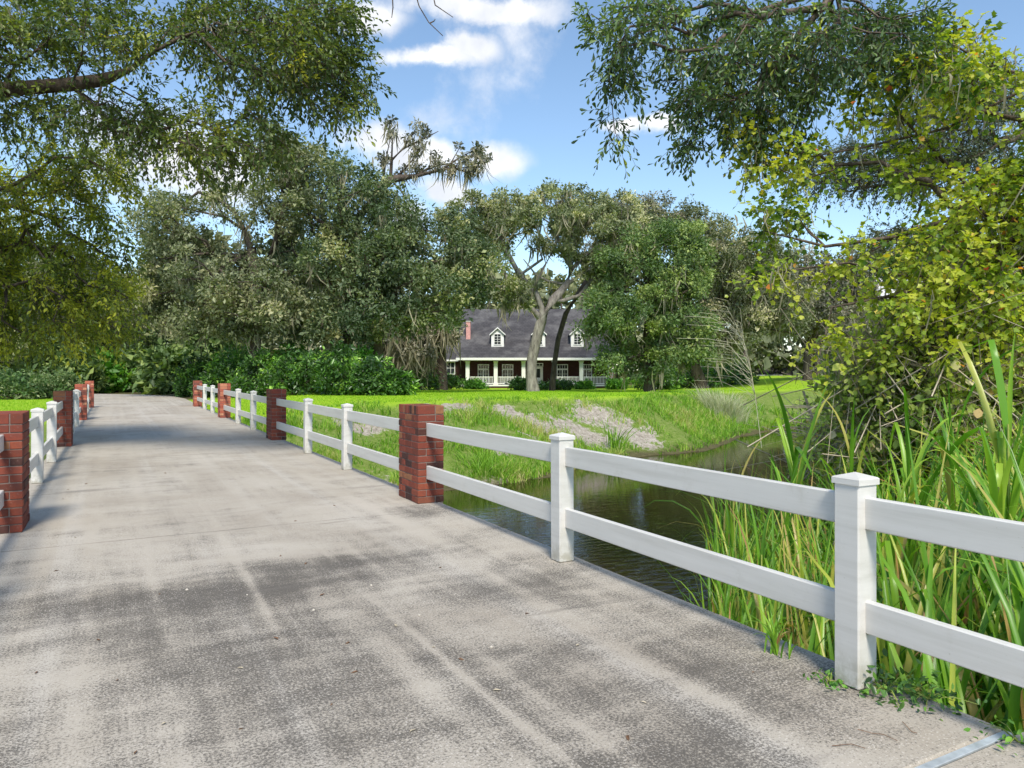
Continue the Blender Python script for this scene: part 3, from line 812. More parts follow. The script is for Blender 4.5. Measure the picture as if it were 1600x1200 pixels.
def leaf_mesh(name, Pp, D, Nn, L_, W_, tint, shape):
    tv, tf = LEAVES[shape]; tv = np.array(tv); k = len(tv); n = len(Pp)
    D = unit(D); S = unit(np.cross(D, Nn)); Nn = np.cross(S, D)
    V = Pp[:, None, :] + D[:, None, :] * (tv[None, :, 1:2] * L_[:, None, None]) + S[:, None, :] * (tv[None, :, 0:1] * W_[:, None, None]) + Nn[:, None, :] * (tv[None, :, 2:3] * L_[:, None, None])
    F = [(np.array(f)[None, :] + np.arange(n)[:, None] * k) for f in tf]
    return np_mesh(name, V.reshape(-1, 3), F, np.repeat(tint, k))


def tubes_mesh(name, paths, sides=6):
    """paths: list of (points (n,3), radii (n,))"""
    VV, FF = [], []; off = 0
    for pts, rad in paths:
        n = len(pts); t = np.gradient(pts, axis=0); t = unit(t)
        ref = np.where(np.abs(t[:, 2:3]) > .9, np.array([[1., 0, 0]]), np.array([[0, 0, 1.]]))
        a = unit(np.cross(t, ref)); b = np.cross(t, a)
        k = sides if rad.max() > .03 else 4
        if rad.max() < .008: k = 3
        ang = np.arange(k) * 2 * math.pi / k
        ring = pts[:, None, :] + rad[:, None, None] * (np.cos(ang)[None, :, None] * a[:, None, :] + np.sin(ang)[None, :, None] * b[:, None, :])
        VV.append(ring.reshape(-1, 3))
        i = np.arange(n - 1)[:, None] * k + np.arange(k)[None, :]; j = np.arange(n - 1)[:, None] * k + (np.arange(k)[None, :] + 1) % k
        FF.append(np.stack([i, j, j + k, i + k], -1).reshape(-1, 4) + off); off += n * k
    return np_mesh(name, np.concatenate(VV), [np.concatenate(FF)], None, True)


class Skeleton:
    """trunk polyline plus limbs grown to each clump; radii from a pipe model"""
    def __init__(s, trunk, rng, tip=.012, alpha=.45, power=2.3):
        s.rng = rng; s.p = [np.array(q, float) for q in trunk]; s.par = [-1] + list(range(len(trunk) - 1)); s.tip = tip; s.alpha = alpha; s.power = power
        s.plen = [0.]
        for i in range(1, len(s.p)): s.plen.append(s.plen[-1] + np.linalg.norm(s.p[i] - s.p[i - 1]))
        s.ok = [i >= len(trunk) - 2 or i >= .55 * len(trunk) for i in range(len(trunk))]; s.ntrunk = len(trunk)
    def path(s, pts, start=None):
        """a limb given by hand"""
        j = int(np.argmin([np.linalg.norm(np.array(pts[0]) - q) for q in s.p])) if start is None else start
        for q in pts[1:]:
            s.p.append(np.array(q, float)); s.par.append(j); s.plen.append(s.plen[j] + np.linalg.norm(s.p[-1] - s.p[j])); s.ok.append(True); j = len(s.p) - 1
        return j
    def grow(s, targets, seg=.9, wig=.16):
        tr = s.p[s.ntrunk - 1]; order = np.argsort(np.linalg.norm(targets - tr, axis=1)); ends = {}
        for ti in order:
            t = targets[ti]; A = np.array(s.p); ok = np.array(s.ok)
            d = np.linalg.norm(A - t, axis=1); cost = d + s.alpha * np.array(s.plen) + np.where(ok, 0, 1e6) + np.where(A[:, 2] > t[2] + .8, .8, 0)
            j = int(np.argmin(cost)); a = s.p[j]; dist = d[j]; n = max(1, int(dist / seg)); w = s.rng.normal(0, wig * min(dist, 3), (3,)); w2 = s.rng.normal(0, wig * .6 * min(dist, 2), (3,))
            for q in range(1, n + 1):
                f = q / n; p = a + (t - a) * f + w * math.sin(math.pi * f) + w2 * math.sin(2 * math.pi * f)
                s.p.append(p); s.par.append(j); s.plen.append(s.plen[j] + np.linalg.norm(p - s.p[j])); s.ok.append(True); j = len(s.p) - 1
            ends[ti] = j
        return ends
    def radii(s, rbase=None):
        n = len(s.p); acc = np.zeros(n); kids = [[] for _ in range(n)]
        for i in range(1, n): kids[s.par[i]].append(i)
        for i in range(n - 1, -1, -1):
            if not kids[i]: acc[i] = s.tip ** s.power
            acc[i] = max(acc[i], s.tip ** s.power)
            if s.par[i] >= 0: acc[s.par[i]] += acc[i]
        r = acc ** (1 / s.power)
        if rbase: r = s.tip + (r - s.tip) * (rbase - s.tip) / max(r[0] - s.tip, 1e-6)
        s.kids = kids; rem = np.zeros(n)
        for i in range(n - 1, 0, -1): rem[s.par[i]] = max(rem[s.par[i]], rem[i] + np.linalg.norm(s.p[i] - s.p[s.par[i]]))
        kk = 1.5 * r[0] / max(rem[0], .1)
        for i in range(n):
            ks = sorted(kids[i], key=lambda q: -acc[q])
            for o, q in enumerate(ks):
                if i < s.ntrunk - 1 and o == 0 and q < s.ntrunk: r[q] = max(r[q], r[i] * .95); continue
                r[q] = min(r[i] * (.97 if o == 0 else .75), max(r[q], r[i] * (.84 if o == 0 else .5)), s.tip + kk * rem[q])
        s.r = r; return r
    def paths(s):
        out = []; n = len(s.p); stack = [(0, None)]
        while stack:
            i, src = stack.pop(); pts, rad = ([], []) if src is None else ([s.p[src]], [min(s.r[src], s.r[i] * 1.25)])
            while True:
                pts.append(s.p[i]); rad.append(s.r[i])
                ks = sorted(s.kids[i], key=lambda q: -s.r[q])
                for q in ks[1:]: stack.append((q, i))
                if not ks: break
                i = ks[0]
            if len(pts) > 1: out.append((np.array(pts), np.array(rad)))
        return out


def lobe_points(rng, lobes, n_total, gap):
    """clump centres inside pixel-given lobes (u, v, ru, rv, depth, rdepth[, weight])"""
    out = []; wts = np.array([(l[2] * l[3] * (l[6] if len(l) > 6 else 1)) for l in lobes], float); wts /= wts.sum()
    for l, w in zip(lobes, wts):
        u, v, ru, rv, z, rz = l[:6]; want = max(1, int(round(n_total * w))); got = 0
        for _ in range(want * 25):
            d = rng.normal(size=3); d /= np.linalg.norm(d); d *= rng.random() ** .38
            p = P(u + ru * d[0], v + rv * d[1], z + rz * d[2])
            if all((p - q) @ (p - q) > gap * gap for q in out): out.append(p); got += 1
            if got >= want: break
    return np.array(out)


def moss_mesh(rng, anchors, n_bunch, lo, hi, wid, name='moss', per=(4, 9)):
    A = []; 
    idx = rng.integers(0, len(anchors), n_bunch)
    cnt = rng.integers(per[0], per[1], n_bunch)
    base = np.repeat(anchors[idx], cnt, 0); ln = np.repeat(rng.uniform(lo, hi, n_bunch), cnt) * rng.uniform(.35, 1.1, cnt.sum())
    n = len(base); base = base + rng.normal(0, 1, (n, 3)) * np.array([.16, .16, .05]) * (hi ** .5)
    ang = rng.uniform(0, 2 * math.pi, n); sx = np.stack([np.cos(ang), np.sin(ang), 0 * ang], -1); w = wid * rng.uniform(.5, 1.5, n)
    drift = rng.normal(0, .11, (n, 3)); drift[:, 2] = 0
    fr = [0, .3, .65, 1.]; ww = [.5, 1., .7, .08]; V = []
    for f, q in zip(fr, ww):
        c = base + drift * ln[:, None] * f * f * 3 + np.stack([0 * ln, 0 * ln, -ln * f], -1) + rng.normal(0, .025, (n, 3)) * (f > 0)
        V += [c - sx * (w * q / 2)[:, None], c + sx * (w * q / 2)[:, None]]
    V = np.stack(V, 1).reshape(-1, 3); o = np.arange(n)[:, None] * 8
    F = np.concatenate([o + np.array([[0, 1, 3, 2]]), o + np.array([[2, 3, 5, 4]]), o + np.array([[4, 5, 7, 6]])])
    return np_mesh(name, V, [F], np.repeat(np.clip(rng.normal(.5, .22, n), 0, 1), 8))


def far_leaves(rng, C, Rr, n_per, size, asp=.5, flat=.75, clump_tint=.22):
    k = len(C); n = k * n_per; ci = np.repeat(np.arange(k), n_per)
    d = unit(rng.normal(size=(n, 3))); rad = rng.random(n) ** .45
    sc = np.repeat(rng.uniform(.75, 1.25, (k, 3)), n_per, 0) * np.array([1, 1, flat]); 
    rr = np.repeat(Rr, n_per)
    wob = 1 + .35 * np.sin(d[:, 0] * 5 + ci) * np.cos(d[:, 1] * 4 - ci * 1.7) + .2 * np.sin(d[:, 2] * 9 + ci * 2.3)
    Pp = C[ci] + d * sc * (rr * rad * wob)[:, None]
    D = d * .7 + rng.normal(size=(n, 3)) * .7 + np.array([0, 0, -.15]); Nn = rng.normal(size=(n, 3)) * .75 + np.array([0, 0, .8])
    L_ = size * np.clip(rng.lognormal(-.08, .38, n), .35, 2.1)
    tint = np.clip(np.repeat(rng.normal(.42, clump_tint, k), n_per) + rng.normal(0, .17, n), 0, 1)
    return Pp, D, Nn, L_, L_ * asp * rng.uniform(.7, 1.3, n), tint


def tree(name, label, cat, trunk, rbase, lobes, n_clump, R_c, n_per, size, leaf, bark, seed, moss=0, moss_len=(.5, 1.6), gap=None, limbs=(), shape='diamond', group=None, tip=.02, alpha=.45, asp=.5, flat=.75, moss_w=.07, ctint=.3):
    rng = np.random.default_rng(seed); trunk = [np.array(q, float) for q in trunk]
    base = trunk[0].copy(); root = empty(name, base); tag(root, label, cat, group)
    C = lobe_points(rng, lobes, n_clump, gap or R_c * .75); sk = Skeleton(trunk, rng, tip, alpha)
    for l in limbs: sk.path(l)
    tgt = C - np.array([0, 0, .25 * R_c]); sk.grow(tgt); sk.radii(rbase)
    # root flare
    ps = sk.paths(); p0, r0 = ps[0]; r0[0] *= 1.35
    me = tubes_mesh('trunk', [(a - base, b) for a, b in ps], 9); link('trunk', me, M[bark], root)
    Rr = R_c * rng.uniform(.65, 1.3, len(C))
    a = far_leaves(rng, C - base, Rr, n_per, size, asp, flat, ctint)
    link('crown', leaf_mesh('crown', *a, shape), M[leaf], root)
    if moss:
        A = np.array([q for q, r in zip(sk.p, sk.r) if r < rbase * .55]) - base
        link('hanging_moss', moss_mesh(rng, A, moss, moss_len[0], moss_len[1], moss_w), M['moss'], root)['kind'] = 'stuff'
    return root


def near_tree(name, label, cat, trunk, rbase, lobes, n_clump, twigs, tl, leaves, size, asp, leaf, bark, seed, shape='oak', limbs=(), droop=.35, gap=.3, tip=.006, alpha=.35, moss=0, moss_len=(.2, .6), ctint=.2, spread=.35, group=None, mean=.42):
    rng = np.random.default_rng(seed); trunk = [np.array(q, float) for q in trunk]; base = trunk[0].copy()
    root = empty(name, base); tag(root, label, cat, group)
    C = lobe_points(rng, lobes, n_clump, gap); sk = Skeleton(trunk, rng, tip, alpha)
    for l in limbs: sk.path(l)
    ends = sk.grow(C, .35, .12); sk.radii(rbase)
    k = len(C); e = np.array([ends[i] for i in range(k)]); inc = unit(np.array([sk.p[j] - sk.p[sk.par[j]] for j in e]))
    ti = np.repeat(np.arange(k), twigs); n = len(ti)
    d = unit(inc[ti] * .7 + unit(rng.normal(size=(n, 3))) * 1.0 + np.array([0, 0, -.25 * droop]))
    o = C[ti] + rng.normal(0, spread * tl * .35, (n, 3)); ln = tl * rng.uniform(.5, 1.25, n)
    pts = []
    for f in (0, .5, 1.): pts.append(o + d * (ln * f)[:, None] + np.array([0, 0, -1.]) * (droop * ln * f * f)[:, None])
    tw = np.stack(pts, 1)
    # twigs as thin three-sided tubes, leaves set round them in a spiral
    t = unit(tw[:, 2] - tw[:, 0]); a_ = unit(np.cross(t, np.array([.3, .2, 1.]))); b_ = np.cross(t, a_)
    ring = []
    for i, rr in enumerate((tip * .6, tip * .45, tip * .25)):
        for q in range(3): g = q * 2.0944; ring.append(tw[:, i] + rr * (math.cos(g) * a_ + math.sin(g) * b_))
    TV = np.stack(ring, 1).reshape(-1, 3) - base; oo = np.arange(n)[:, None] * 9
    TF = np.concatenate([oo + np.array([[i * 3 + q, i * 3 + (q + 1) % 3, i * 3 + 3 + (q + 1) % 3, i * 3 + 3 + q]]) for i in range(2) for q in range(3)])
    link('trunk', tubes_mesh('trunk', [(x - base, y) for x, y in sk.paths()], 10), M[bark], root)
    link('twigs', np_mesh('twigs', TV, [TF]), M[bark], root)['kind'] = 'stuff'
    li = np.repeat(np.arange(n), leaves); m_ = len(li); f = np.tile(np.linspace(.18, 1., leaves), n) + rng.normal(0, .04, m_); f = np.clip(f, .05, 1.02)
    pos = o[li] + d[li] * (ln[li] * f)[:, None] + np.array([0, 0, -1.]) * (droop * ln[li] * f * f)[:, None]
    ang = np.tile(np.arange(leaves) * 2.4, n) + rng.uniform(0, 6.28, n)[li] + rng.normal(0, .4, m_)
    out = a_[li] * np.cos(ang)[:, None] + b_[li] * np.sin(ang)[:, None]
    D = unit(t[li] * (.45 + .6 * f[:, None]) + out * .8 + np.array([0, 0, -.3]) + rng.normal(0, .18, (m_, 3)))
    Nn = np.array([0, 0, 1.]) + rng.normal(0, .45, (m_, 3)) - out * .2
    L_ = size * rng.uniform(.6, 1.2, m_)
    tint = np.clip(np.repeat(rng.normal(mean, ctint, k), twigs)[li] + rng.normal(0, .16, m_), 0, 1)
    if leaf == 'maple':
        tint = np.clip(tint, 0, .9); red = rng.random(m_) < .012; tint[red] = rng.uniform(.93, 1, red.sum())
    link('crown', leaf_mesh('crown', pos - base, D, Nn, L_, L_ * asp * rng.uniform(.8, 1.2, m_), tint, shape), M[leaf], root)
    if moss:
        A = np.array([q for q, r in zip(sk.p, sk.r) if r < .08]) - base
        link('hanging_moss', moss_mesh(rng, A, moss, moss_len[0], moss_len[1], .018), M['moss'], root)['kind'] = 'stuff'
    return root


def gp(u, z, dz=0.):
    """point on the ground under image column u at depth z"""
    q = P(u, HY, z); q[2] = gz(q[0], q[1]) + dz; return q


# ------------------------------------------------------------------ background trees
T = gp(833, 50, -.1)
tree('oak_tree', 'mossy live oak with thick pale trunk standing on the lawn before the house', 'tree',
     [T, P(830, 590, 50), P(831, 560, 50), P(838, 530, 50), P(846, 500, 50), P(846, 480, 50)], .36,
     [(750, 350, 75, 50, 50, 3), (850, 325, 95, 36, 50, 4), (935, 340, 85, 45, 51, 3.5), (975, 395, 50, 45, 51, 2.5), (730, 400, 45, 50, 50, 2.5), (870, 385, 60, 30, 51, 3, .5), (800, 450, 40, 40, 49, 2, .5), (940, 440, 40, 40, 51, 2, .6)], 320, .52, 220, .18, 'oak_pale', 'bark_pale', 11,
     170, (.5, 1.8), limbs=[(P(843, 505, 50), P(828, 480, 49.5), P(812, 468, 49), P(802, 470, 48.5)), (P(846, 490, 50), P(862, 470, 50), P(885, 445, 50.4), P(893, 420, 50.6), (P(915, 400, 51))), (P(862, 470, 50), P(880, 470, 50.5), P(905, 462, 51), P(930, 430, 51)),
                             (P(885, 445, 50.4), P(858, 440, 50), P(838, 430, 50), P(818, 405, 50)), (P(846, 485, 50), P(836, 455, 50), P(812, 430, 50), P(790, 390, 50))], tip=.03, group='moss hung oaks round the house', moss_w=.11)
T = gp(862, 57, -.1)
tree('oak_tree', 'leaning oak trunk right behind the big mossy oak, close to the porch', 'tree',
     [T, P(866, 570, 57), P(872, 530, 57), P(884, 490, 57), P(903, 460, 57), P(922, 430, 57)], .2,
     [(930, 380, 60, 50, 58, 3), (990, 350, 60, 40, 60, 4), (1010, 330, 60, 25, 62, 4)], 60, .8, 300, .22, 'oak_brown', 'bark_dark', 12, 70, (.7, 2.4), tip=.03, group='moss hung oaks round the house', moss_w=.12)
T = gp(590, 43, -.1)
tree('oak_tree', 'huge dark live oak filling the view left of the house, mossy dead limb above', 'tree',
     [T, P(590, 570, 43), P(586, 530, 43), P(582, 490, 43), P(575, 450, 43)], .42,
     [(520, 300, 95, 65, 43, 4), (590, 360, 90, 70, 42, 4), (480, 420, 95, 85, 42, 4), (620, 440, 110, 75, 42, 4), (705, 430, 80, 45, 42, 3.5), (745, 385, 55, 45, 43, 3), (545, 500, 130, 35, 41, 3), (640, 495, 80, 25, 42, 3), (700, 350, 40, 30, 43, 2, .6)], 260, .85, 300, .19, 'oak_dark', 'bark_dark', 13,
     120, (.5, 1.7), tip=.03, group='oaks between the road and the house', moss_w=.08)
T = gp(540, 46, -.1)
tree('oak_tree', 'thin oak top with bare crooked limbs and long grey moss against the sky', 'tree',
     [T, P(545, 500, 46), P(548, 400, 46), P(560, 340, 46), P(590, 300, 46), P(610, 280, 46)], .3,
     [(738, 245, 34, 26, 46, 1.2, 1.6), (690, 262, 30, 16, 46, 1), (655, 205, 28, 16, 46, 1), (615, 205, 14, 20, 46, .8), (600, 240, 14, 20, 46, .8), (640, 268, 40, 12, 46, .8), (665, 235, 30, 12, 46, .8)], 46, .30, 60, .19, 'oak_brown', 'bark_dark', 14, 70, (.4, 1.6),
     limbs=[(P(610, 280, 46), P(612, 250, 46), P(613, 220, 46), P(618, 190, 46)), (P(610, 250, 46), P(630, 232, 46), P(660, 218, 46), P(685, 205, 46)), (P(610, 280, 46), P(650, 275, 46), P(690, 265, 46), P(720, 245, 46)), (P(615, 278, 46), P(628, 300, 46), P(636, 315, 46), P(626, 325, 46))], tip=.02, alpha=.7, gap=.3, moss_w=.09)
T = gp(395, 40, -.1)
tree('oak_tree', 'broad grey green oak behind the shrubs to the right of the road', 'tree',
     [T, P(398, 560, 40), P(402, 500, 40), P(400, 440, 40), P(392, 390, 40), P(382, 360, 40)], .3,
     [(300, 420, 100, 70, 40, 4), (390, 460, 90, 65, 40, 4), (260, 340, 80, 45, 40, 3, .7), (440, 320, 55, 60, 40, 3), (450, 240, 60, 40, 41, 3), (340, 320, 60, 35, 40, 2.5, .5), (230, 460, 80, 50, 41, 3), (330, 500, 90, 30, 39, 2.5)], 230, .75, 300, .17, 'oak_grey', 'bark_dark', 15, 110, (.4, 1.5),
     limbs=[(P(382, 360, 40), P(365, 330, 40), P(340, 310, 40), P(310, 300, 40)), (P(400, 440, 40), P(430, 380, 40), P(445, 320, 40))], tip=.028, group='oaks between the road and the house')
T = gp(1015, 47, -.1)
tree('oak_tree', 'full green tree with foliage almost to the lawn right of the house', 'tree',
     [T, P(1014, 560, 47), P(1012, 520, 47), P(1010, 470, 47), P(1012, 420, 47)], .3,
     [(1010, 420, 80, 60, 47, 3.5), (975, 500, 60, 60, 46, 3), (1060, 480, 60, 75, 47, 3), (1050, 375, 50, 38, 47, 3), (1000, 555, 75, 30, 46, 3), (1080, 545, 45, 35, 47, 2), (940, 470, 35, 40, 46, 2, .7), (1085, 420, 40, 40, 47, 2, .8)], 190, .75, 300, .18, 'mid_green', 'bark_dark', 16, 90, (.5, 1.8), tip=.025, moss_w=.09)
T = gp(1098, 60, -.1)
tree('oak_tree', 'grey oak on a dark leaning trunk at the edge of the wood', 'tree',
     [T, P(1085, 570, 60), P(1097, 545, 60), P(1112, 520, 60), P(1125, 480, 60)], .45,
     [(1110, 390, 65, 50, 60, 4), (1160, 450, 80, 60, 60, 4), (1205, 480, 75, 42, 60, 4), (1130, 520, 60, 30, 59, 3), (1050, 340, 60, 28, 62, 4), (1190, 400, 50, 40, 60, 3)], 190, .95, 270, .21, 'oak_grey', 'bark_dark', 17, 160, (.8, 2.6), tip=.035, moss_w=.12, group='grey oaks at the wood edge')
T = gp(1262, 66, -.1)
tree('oak_tree', 'mossy grey oak nearest the far shed', 'tree',
     [T, P(1262, 560, 66), P(1265, 520, 66), P(1270, 480, 66)], .35,
     [(1270, 440, 70, 50, 66, 4), (1245, 490, 55, 30, 66, 4), (1310, 490, 60, 45, 66, 4), (1340, 430, 50, 50, 66, 4)], 130, 1.0, 240, .23, 'oak_brown', 'bark_dark', 18, 80, (.8, 2.2), tip=.035, moss_w=.13, group='grey oaks at the wood edge')
T = gp(690, 62, -.1)
tree('oak_tree', 'moss draped oak beside the left wing of the house', 'tree',
     [T, P(690, 560, 62), P(690, 520, 62), P(692, 480, 62)], .4,
     [(670, 500, 60, 35, 62, 3), (640, 540, 50, 35, 60, 3), (600, 520, 50, 35, 60, 3)], 60, .8, 230, .20, 'oak_brown', 'bark_dark', 19, 240, (1.2, 3.2), tip=.03, moss_w=.14, group='moss hung oaks round the house')
for i, (u, z, lob, lf, lab) in enumerate([
        (130, 58, [(120, 470, 110, 90, 58, 5), (60, 540, 90, 45, 58, 4)], 'oak_grey', 'oak in the far background behind the end of the road, left'),
        (235, 62, [(240, 500, 80, 80, 62, 5), (260, 560, 70, 40, 60, 4)], 'mid_green', 'green tree in the far background straight beyond the road'),
        (-60, 50, [(-60, 420, 130, 120, 50, 5), (-40, 530, 110, 50, 50, 4)], 'oak_dark', 'dark oak behind the hedge at the left edge')]):
    T = gp(u, z, -.1)
    tree('oak_tree', lab, 'tree', [T, P(u, 560, z), P(u + 4, 520, z), P(u + 2, 480, z)], .45, lob, 110, 1.05, 250, .22, lf, 'bark_dark', 30 + i, 30, (.6, 2.0), tip=.035)

# far wood behind everything
rng = np.random.default_rng(77)
C = []
for i in range(430):
    u = rng.uniform(-400, 2000); z = rng.uniform(92, 125)
    top = 385 + 25 * math.sin(u * .011) + 20 * math.sin(u * .037 + 1) + (45 if 1170 < u < 1400 else 0) + (35 if 640 < u < 960 else 0)
    q = P(u, top + (592 - top) * rng.random() ** .8, z); C.append(q)
C = np.array(C); a = far_leaves(rng, C, rng.uniform(2.4, 4.2, len(C)), 220, 1.1, .62, .8)
tag(link('far_wood', leaf_mesh('far_wood', *a, 'diamond'), M['oak_grey']), 'band of grey green woodland behind the house and lawn', 'woodland', kind='stuff')
tb = []
for i in range(60):
    u = rng.uniform(-500, 2100); z = rng.uniform(84, 110); g = gp(u, z); h = rng.uniform(7, 12); x = rng.normal(0, .8, 2)
    tb.append((np.array([g, g + (x[0] * .4, x[1] * .4, h * .5), g + (x[0], x[1], h)]), np.array([.28, .2, .1]) * rng.uniform(.5, 1.3)))
tag(link('far_trunks', tubes_mesh('far_trunks', tb, 6), M['bark_dark']), 'many thin trunks inside the far woodland', 'woodland', kind='stuff')

# ------------------------------------------------------------------ shrubs
def shrub(name, label, cat, u, z, w, h, leaf, n, size, seed, shape='diamond', asp=.5, group=None, lift=0., stems=True, rc=.32, depth=None):
    """rounded shrub w wide and h high (metres) rooted at image column u, depth z"""
    rng = np.random.default_rng(seed); b = gp(u, z); root = empty(name, b); tag(root, label, cat, group)
    k = max(10, int(w * h * 9)); d = unit(rng.normal(size=(k, 3))); d[:, 2] = np.abs(d[:, 2]); rad = rng.random(k) ** .35
    dep = depth or w * .9
    loc = d * rad[:, None] * np.array([w / 2 - rc * .7, dep / 2 - rc * .5, h - rc]); C = np.stack([loc[:, 0] * CT + loc[:, 1] * ST, -loc[:, 0] * ST + loc[:, 1] * CT, loc[:, 2] + rc * .45 + lift], -1)
    a = far_leaves(rng, C, rc * rng.uniform(.7, 1.3, k), max(8, n // k), size, asp, .8, .24); link('foliage', leaf_mesh('foliage', *a, shape), M[leaf], root)
    if stems:
        ps = []
        for c in C[rng.integers(0, k, 14)]:
            s = rng.normal(0, .1, 3); s[2] = -.05; ps.append((np.array([s, c * .5 + rng.normal(0, .05, 3), c]), np.array([.025, .018, .008])))
        link('stem', tubes_mesh('stem', ps, 5), M['bark_dark'], root)
    return root


G1 = 'dark glossy shrubs along the right of the road'
for i, (u, z, w, h, lf, lab) in enumerate([
        (303, 42, 2.6, 2.6, 'shrub_dark', 'dark shrub at the far corner of the road, leftmost of its row'),
        (345, 40, 3.2, 2.4, 'shrub_dark', 'dark spreading shrub behind the third right side pillar'),
        (405, 38.5, 3.4, 2.5, 'shrub_dark', 'dark glossy shrub behind the second right side pillar'),
        (465, 37, 3.4, 2.7, 'shrub_dark', 'dark leafy shrub in the middle of the roadside row'),
        (525, 35.5, 3.2, 2.6, 'shrub_dark', 'dark leafy shrub with bright green top near the lawn edge'),
        (578, 35, 2.8, 2.1, 'shrub_dark', 'dark shrub second from the right end of its row'),
        (622, 35, 2.0, 1.25, 'shrub_dark', 'low dark round shrub at the right end of the row by the lawn')]):
    shrub('shrub', lab, 'shrub', u, z, w, h, lf, 5200, .17, 50 + i, 'ellipse', .42, G1, rc=.36)
for i, (u, z, w, h, lab) in enumerate([(470, 42, 5, 3.2, 'bright green bush rising behind the dark roadside shrubs, left'), (560, 40, 3.4, 3.0, 'bright green bush rising behind the dark roadside shrubs, right'), (380, 45, 5, 3.4, 'green bush under the broad grey oak')]):
    shrub('bush', lab, 'bush', u, z, w, h, 'shrub_bright', 4200, .19, 70 + i, 'diamond', .5, 'bright green bushes under the oaks', rc=.45)
for i, (u, z, w, h, lf, lab) in enumerate([(30, 38, 4.6, 1.75, 'hedge', 'clipped green hedge at the left edge behind the lawn'), (95, 40, 2.6, 1.6, 'hedge', 'end of the clipped hedge next to the road'), (150, 54, 6, 3.2, 'shrub_bright', 'bright bush beyond the road end, left'),
                                  (215, 56, 6, 3.6, 'mid_green', 'green thicket straight beyond the road end'), (262, 50, 4, 3.2, 'mid_green', 'green thicket right of the road end'), (90, 50, 6, 4.2, 'mid_green', 'tall green thicket behind the hedge'), (20, 52, 6, 4, 'hedge', 'tall grey green thicket behind the left edge hedge'), (180, 62, 8, 5, 'shrub_dark', 'dark thicket deep beyond the road'), (-60, 42, 5, 2, 'hedge', 'hedge continuing past the left edge'), (330, 56, 9, 6, 'mid_green', 'tall green thicket behind the broad grey oak'), (430, 60, 9, 6, 'oak_grey', 'tall grey thicket behind the dark roadside shrubs'), (1140, 96, 8, 6, 'oak_grey', 'grey thicket behind the seed plume left of the shed'), (1110, 78, 8, 4.5, 'mid_green', 'green thicket behind the leaning trunk')]):
    shrub('hedge' if 'hedge' in lf and h < 2.5 else 'bush', lab, 'hedge' if 'hedge' in lf and h < 2.5 else 'bush', u, z, w, h, lf, 5000 if h < 3 else 6500, .15 if lf == 'hedge' and h < 3 else (.2 if h < 3 else .44), 80 + i, 'diamond', .5, rc=.4)
for i, (u, z, w, h, lab) in enumerate([(700, 66, 4.4, 1.5, 'round green shrub under the left wing window'), (742, 66, 2.4, .9, 'low green shrub at the left end of the porch'), (815, 62, 2.6, 1.2, 'green shrub left of the big oak trunk'), (868, 63, 4.0, 1.05, 'broad green shrub right of the big oak trunk'), (912, 66, 2.2, .8, 'green shrub before the right porch railing'), (966, 64, 2.4, 1.1, 'pale shrub under the flag')]):
    shrub('shrub', lab, 'shrub', u, z, w, h, 'shrub_dark' if i in (0, 2, 3) else 'shrub_bright', 2200, .2, 95 + i, 'diamond', .5, 'shrubs planted before the house', rc=.35)
for i, (u, z, w, h, lab) in enumerate([(1080, 62, 6, 2.2, 'dark undergrowth below the leaning trunk'), (1140, 66, 6, 2.2, 'dark undergrowth between the grey oaks'), (1030, 60, 5, 1.8, 'dark undergrowth below the full green tree'), (640, 60, 6, 2.4, 'green undergrowth left of the house wing'), (1330, 72, 8, 3, 'undergrowth right of the far shed')]):
    shrub('bush', lab, 'bush', u, z, w, h, 'shrub_dark', 3000, .24, 110 + i, 'diamond', .5, 'undergrowth at the wood edge', rc=.5)


# ------------------------------------------------------------------ grass and reeds
def blades(name, base, h, w, lean, rng, tint, segs=2):
    """tapering bent blades: base (n,3), h, w, lean (n,2)"""
    n = len(base); ang = rng.uniform(0, 6.28, n); s = np.stack([np.cos(ang), np.sin(ang), 0 * ang], -1); V = []
    ln = np.concatenate([lean, np.zeros((n, 1))], 1)
    for i in range(segs + 1):
        f = i / segs; c = base + ln * (f ** 1.8 * h)[:, None] + np.stack([0 * h, 0 * h, h * (f - .35 * f * f * np.linalg.norm(lean, axis=1))], -1)
        if i < segs: q = (w * (1 - .55 * f))[:, None] / 2; V += [c - s * q, c + s * q]
        else: V.append(c)
    k = 2 * segs + 1; o = np.arange(n)[:, None] * k
    F = [np.concatenate([o + np.array([[2 * i, 2 * i + 1, 2 * i + 3, 2 * i + 2]]) for i in range(segs - 1)])] if segs > 1 else []
    F.append(o + np.array([[2 * segs - 2, 2 * segs - 1, 2 * segs]]))
    return np_mesh(name, np.stack(V, 1).reshape(-1, 3), F, np.repeat(tint, k))


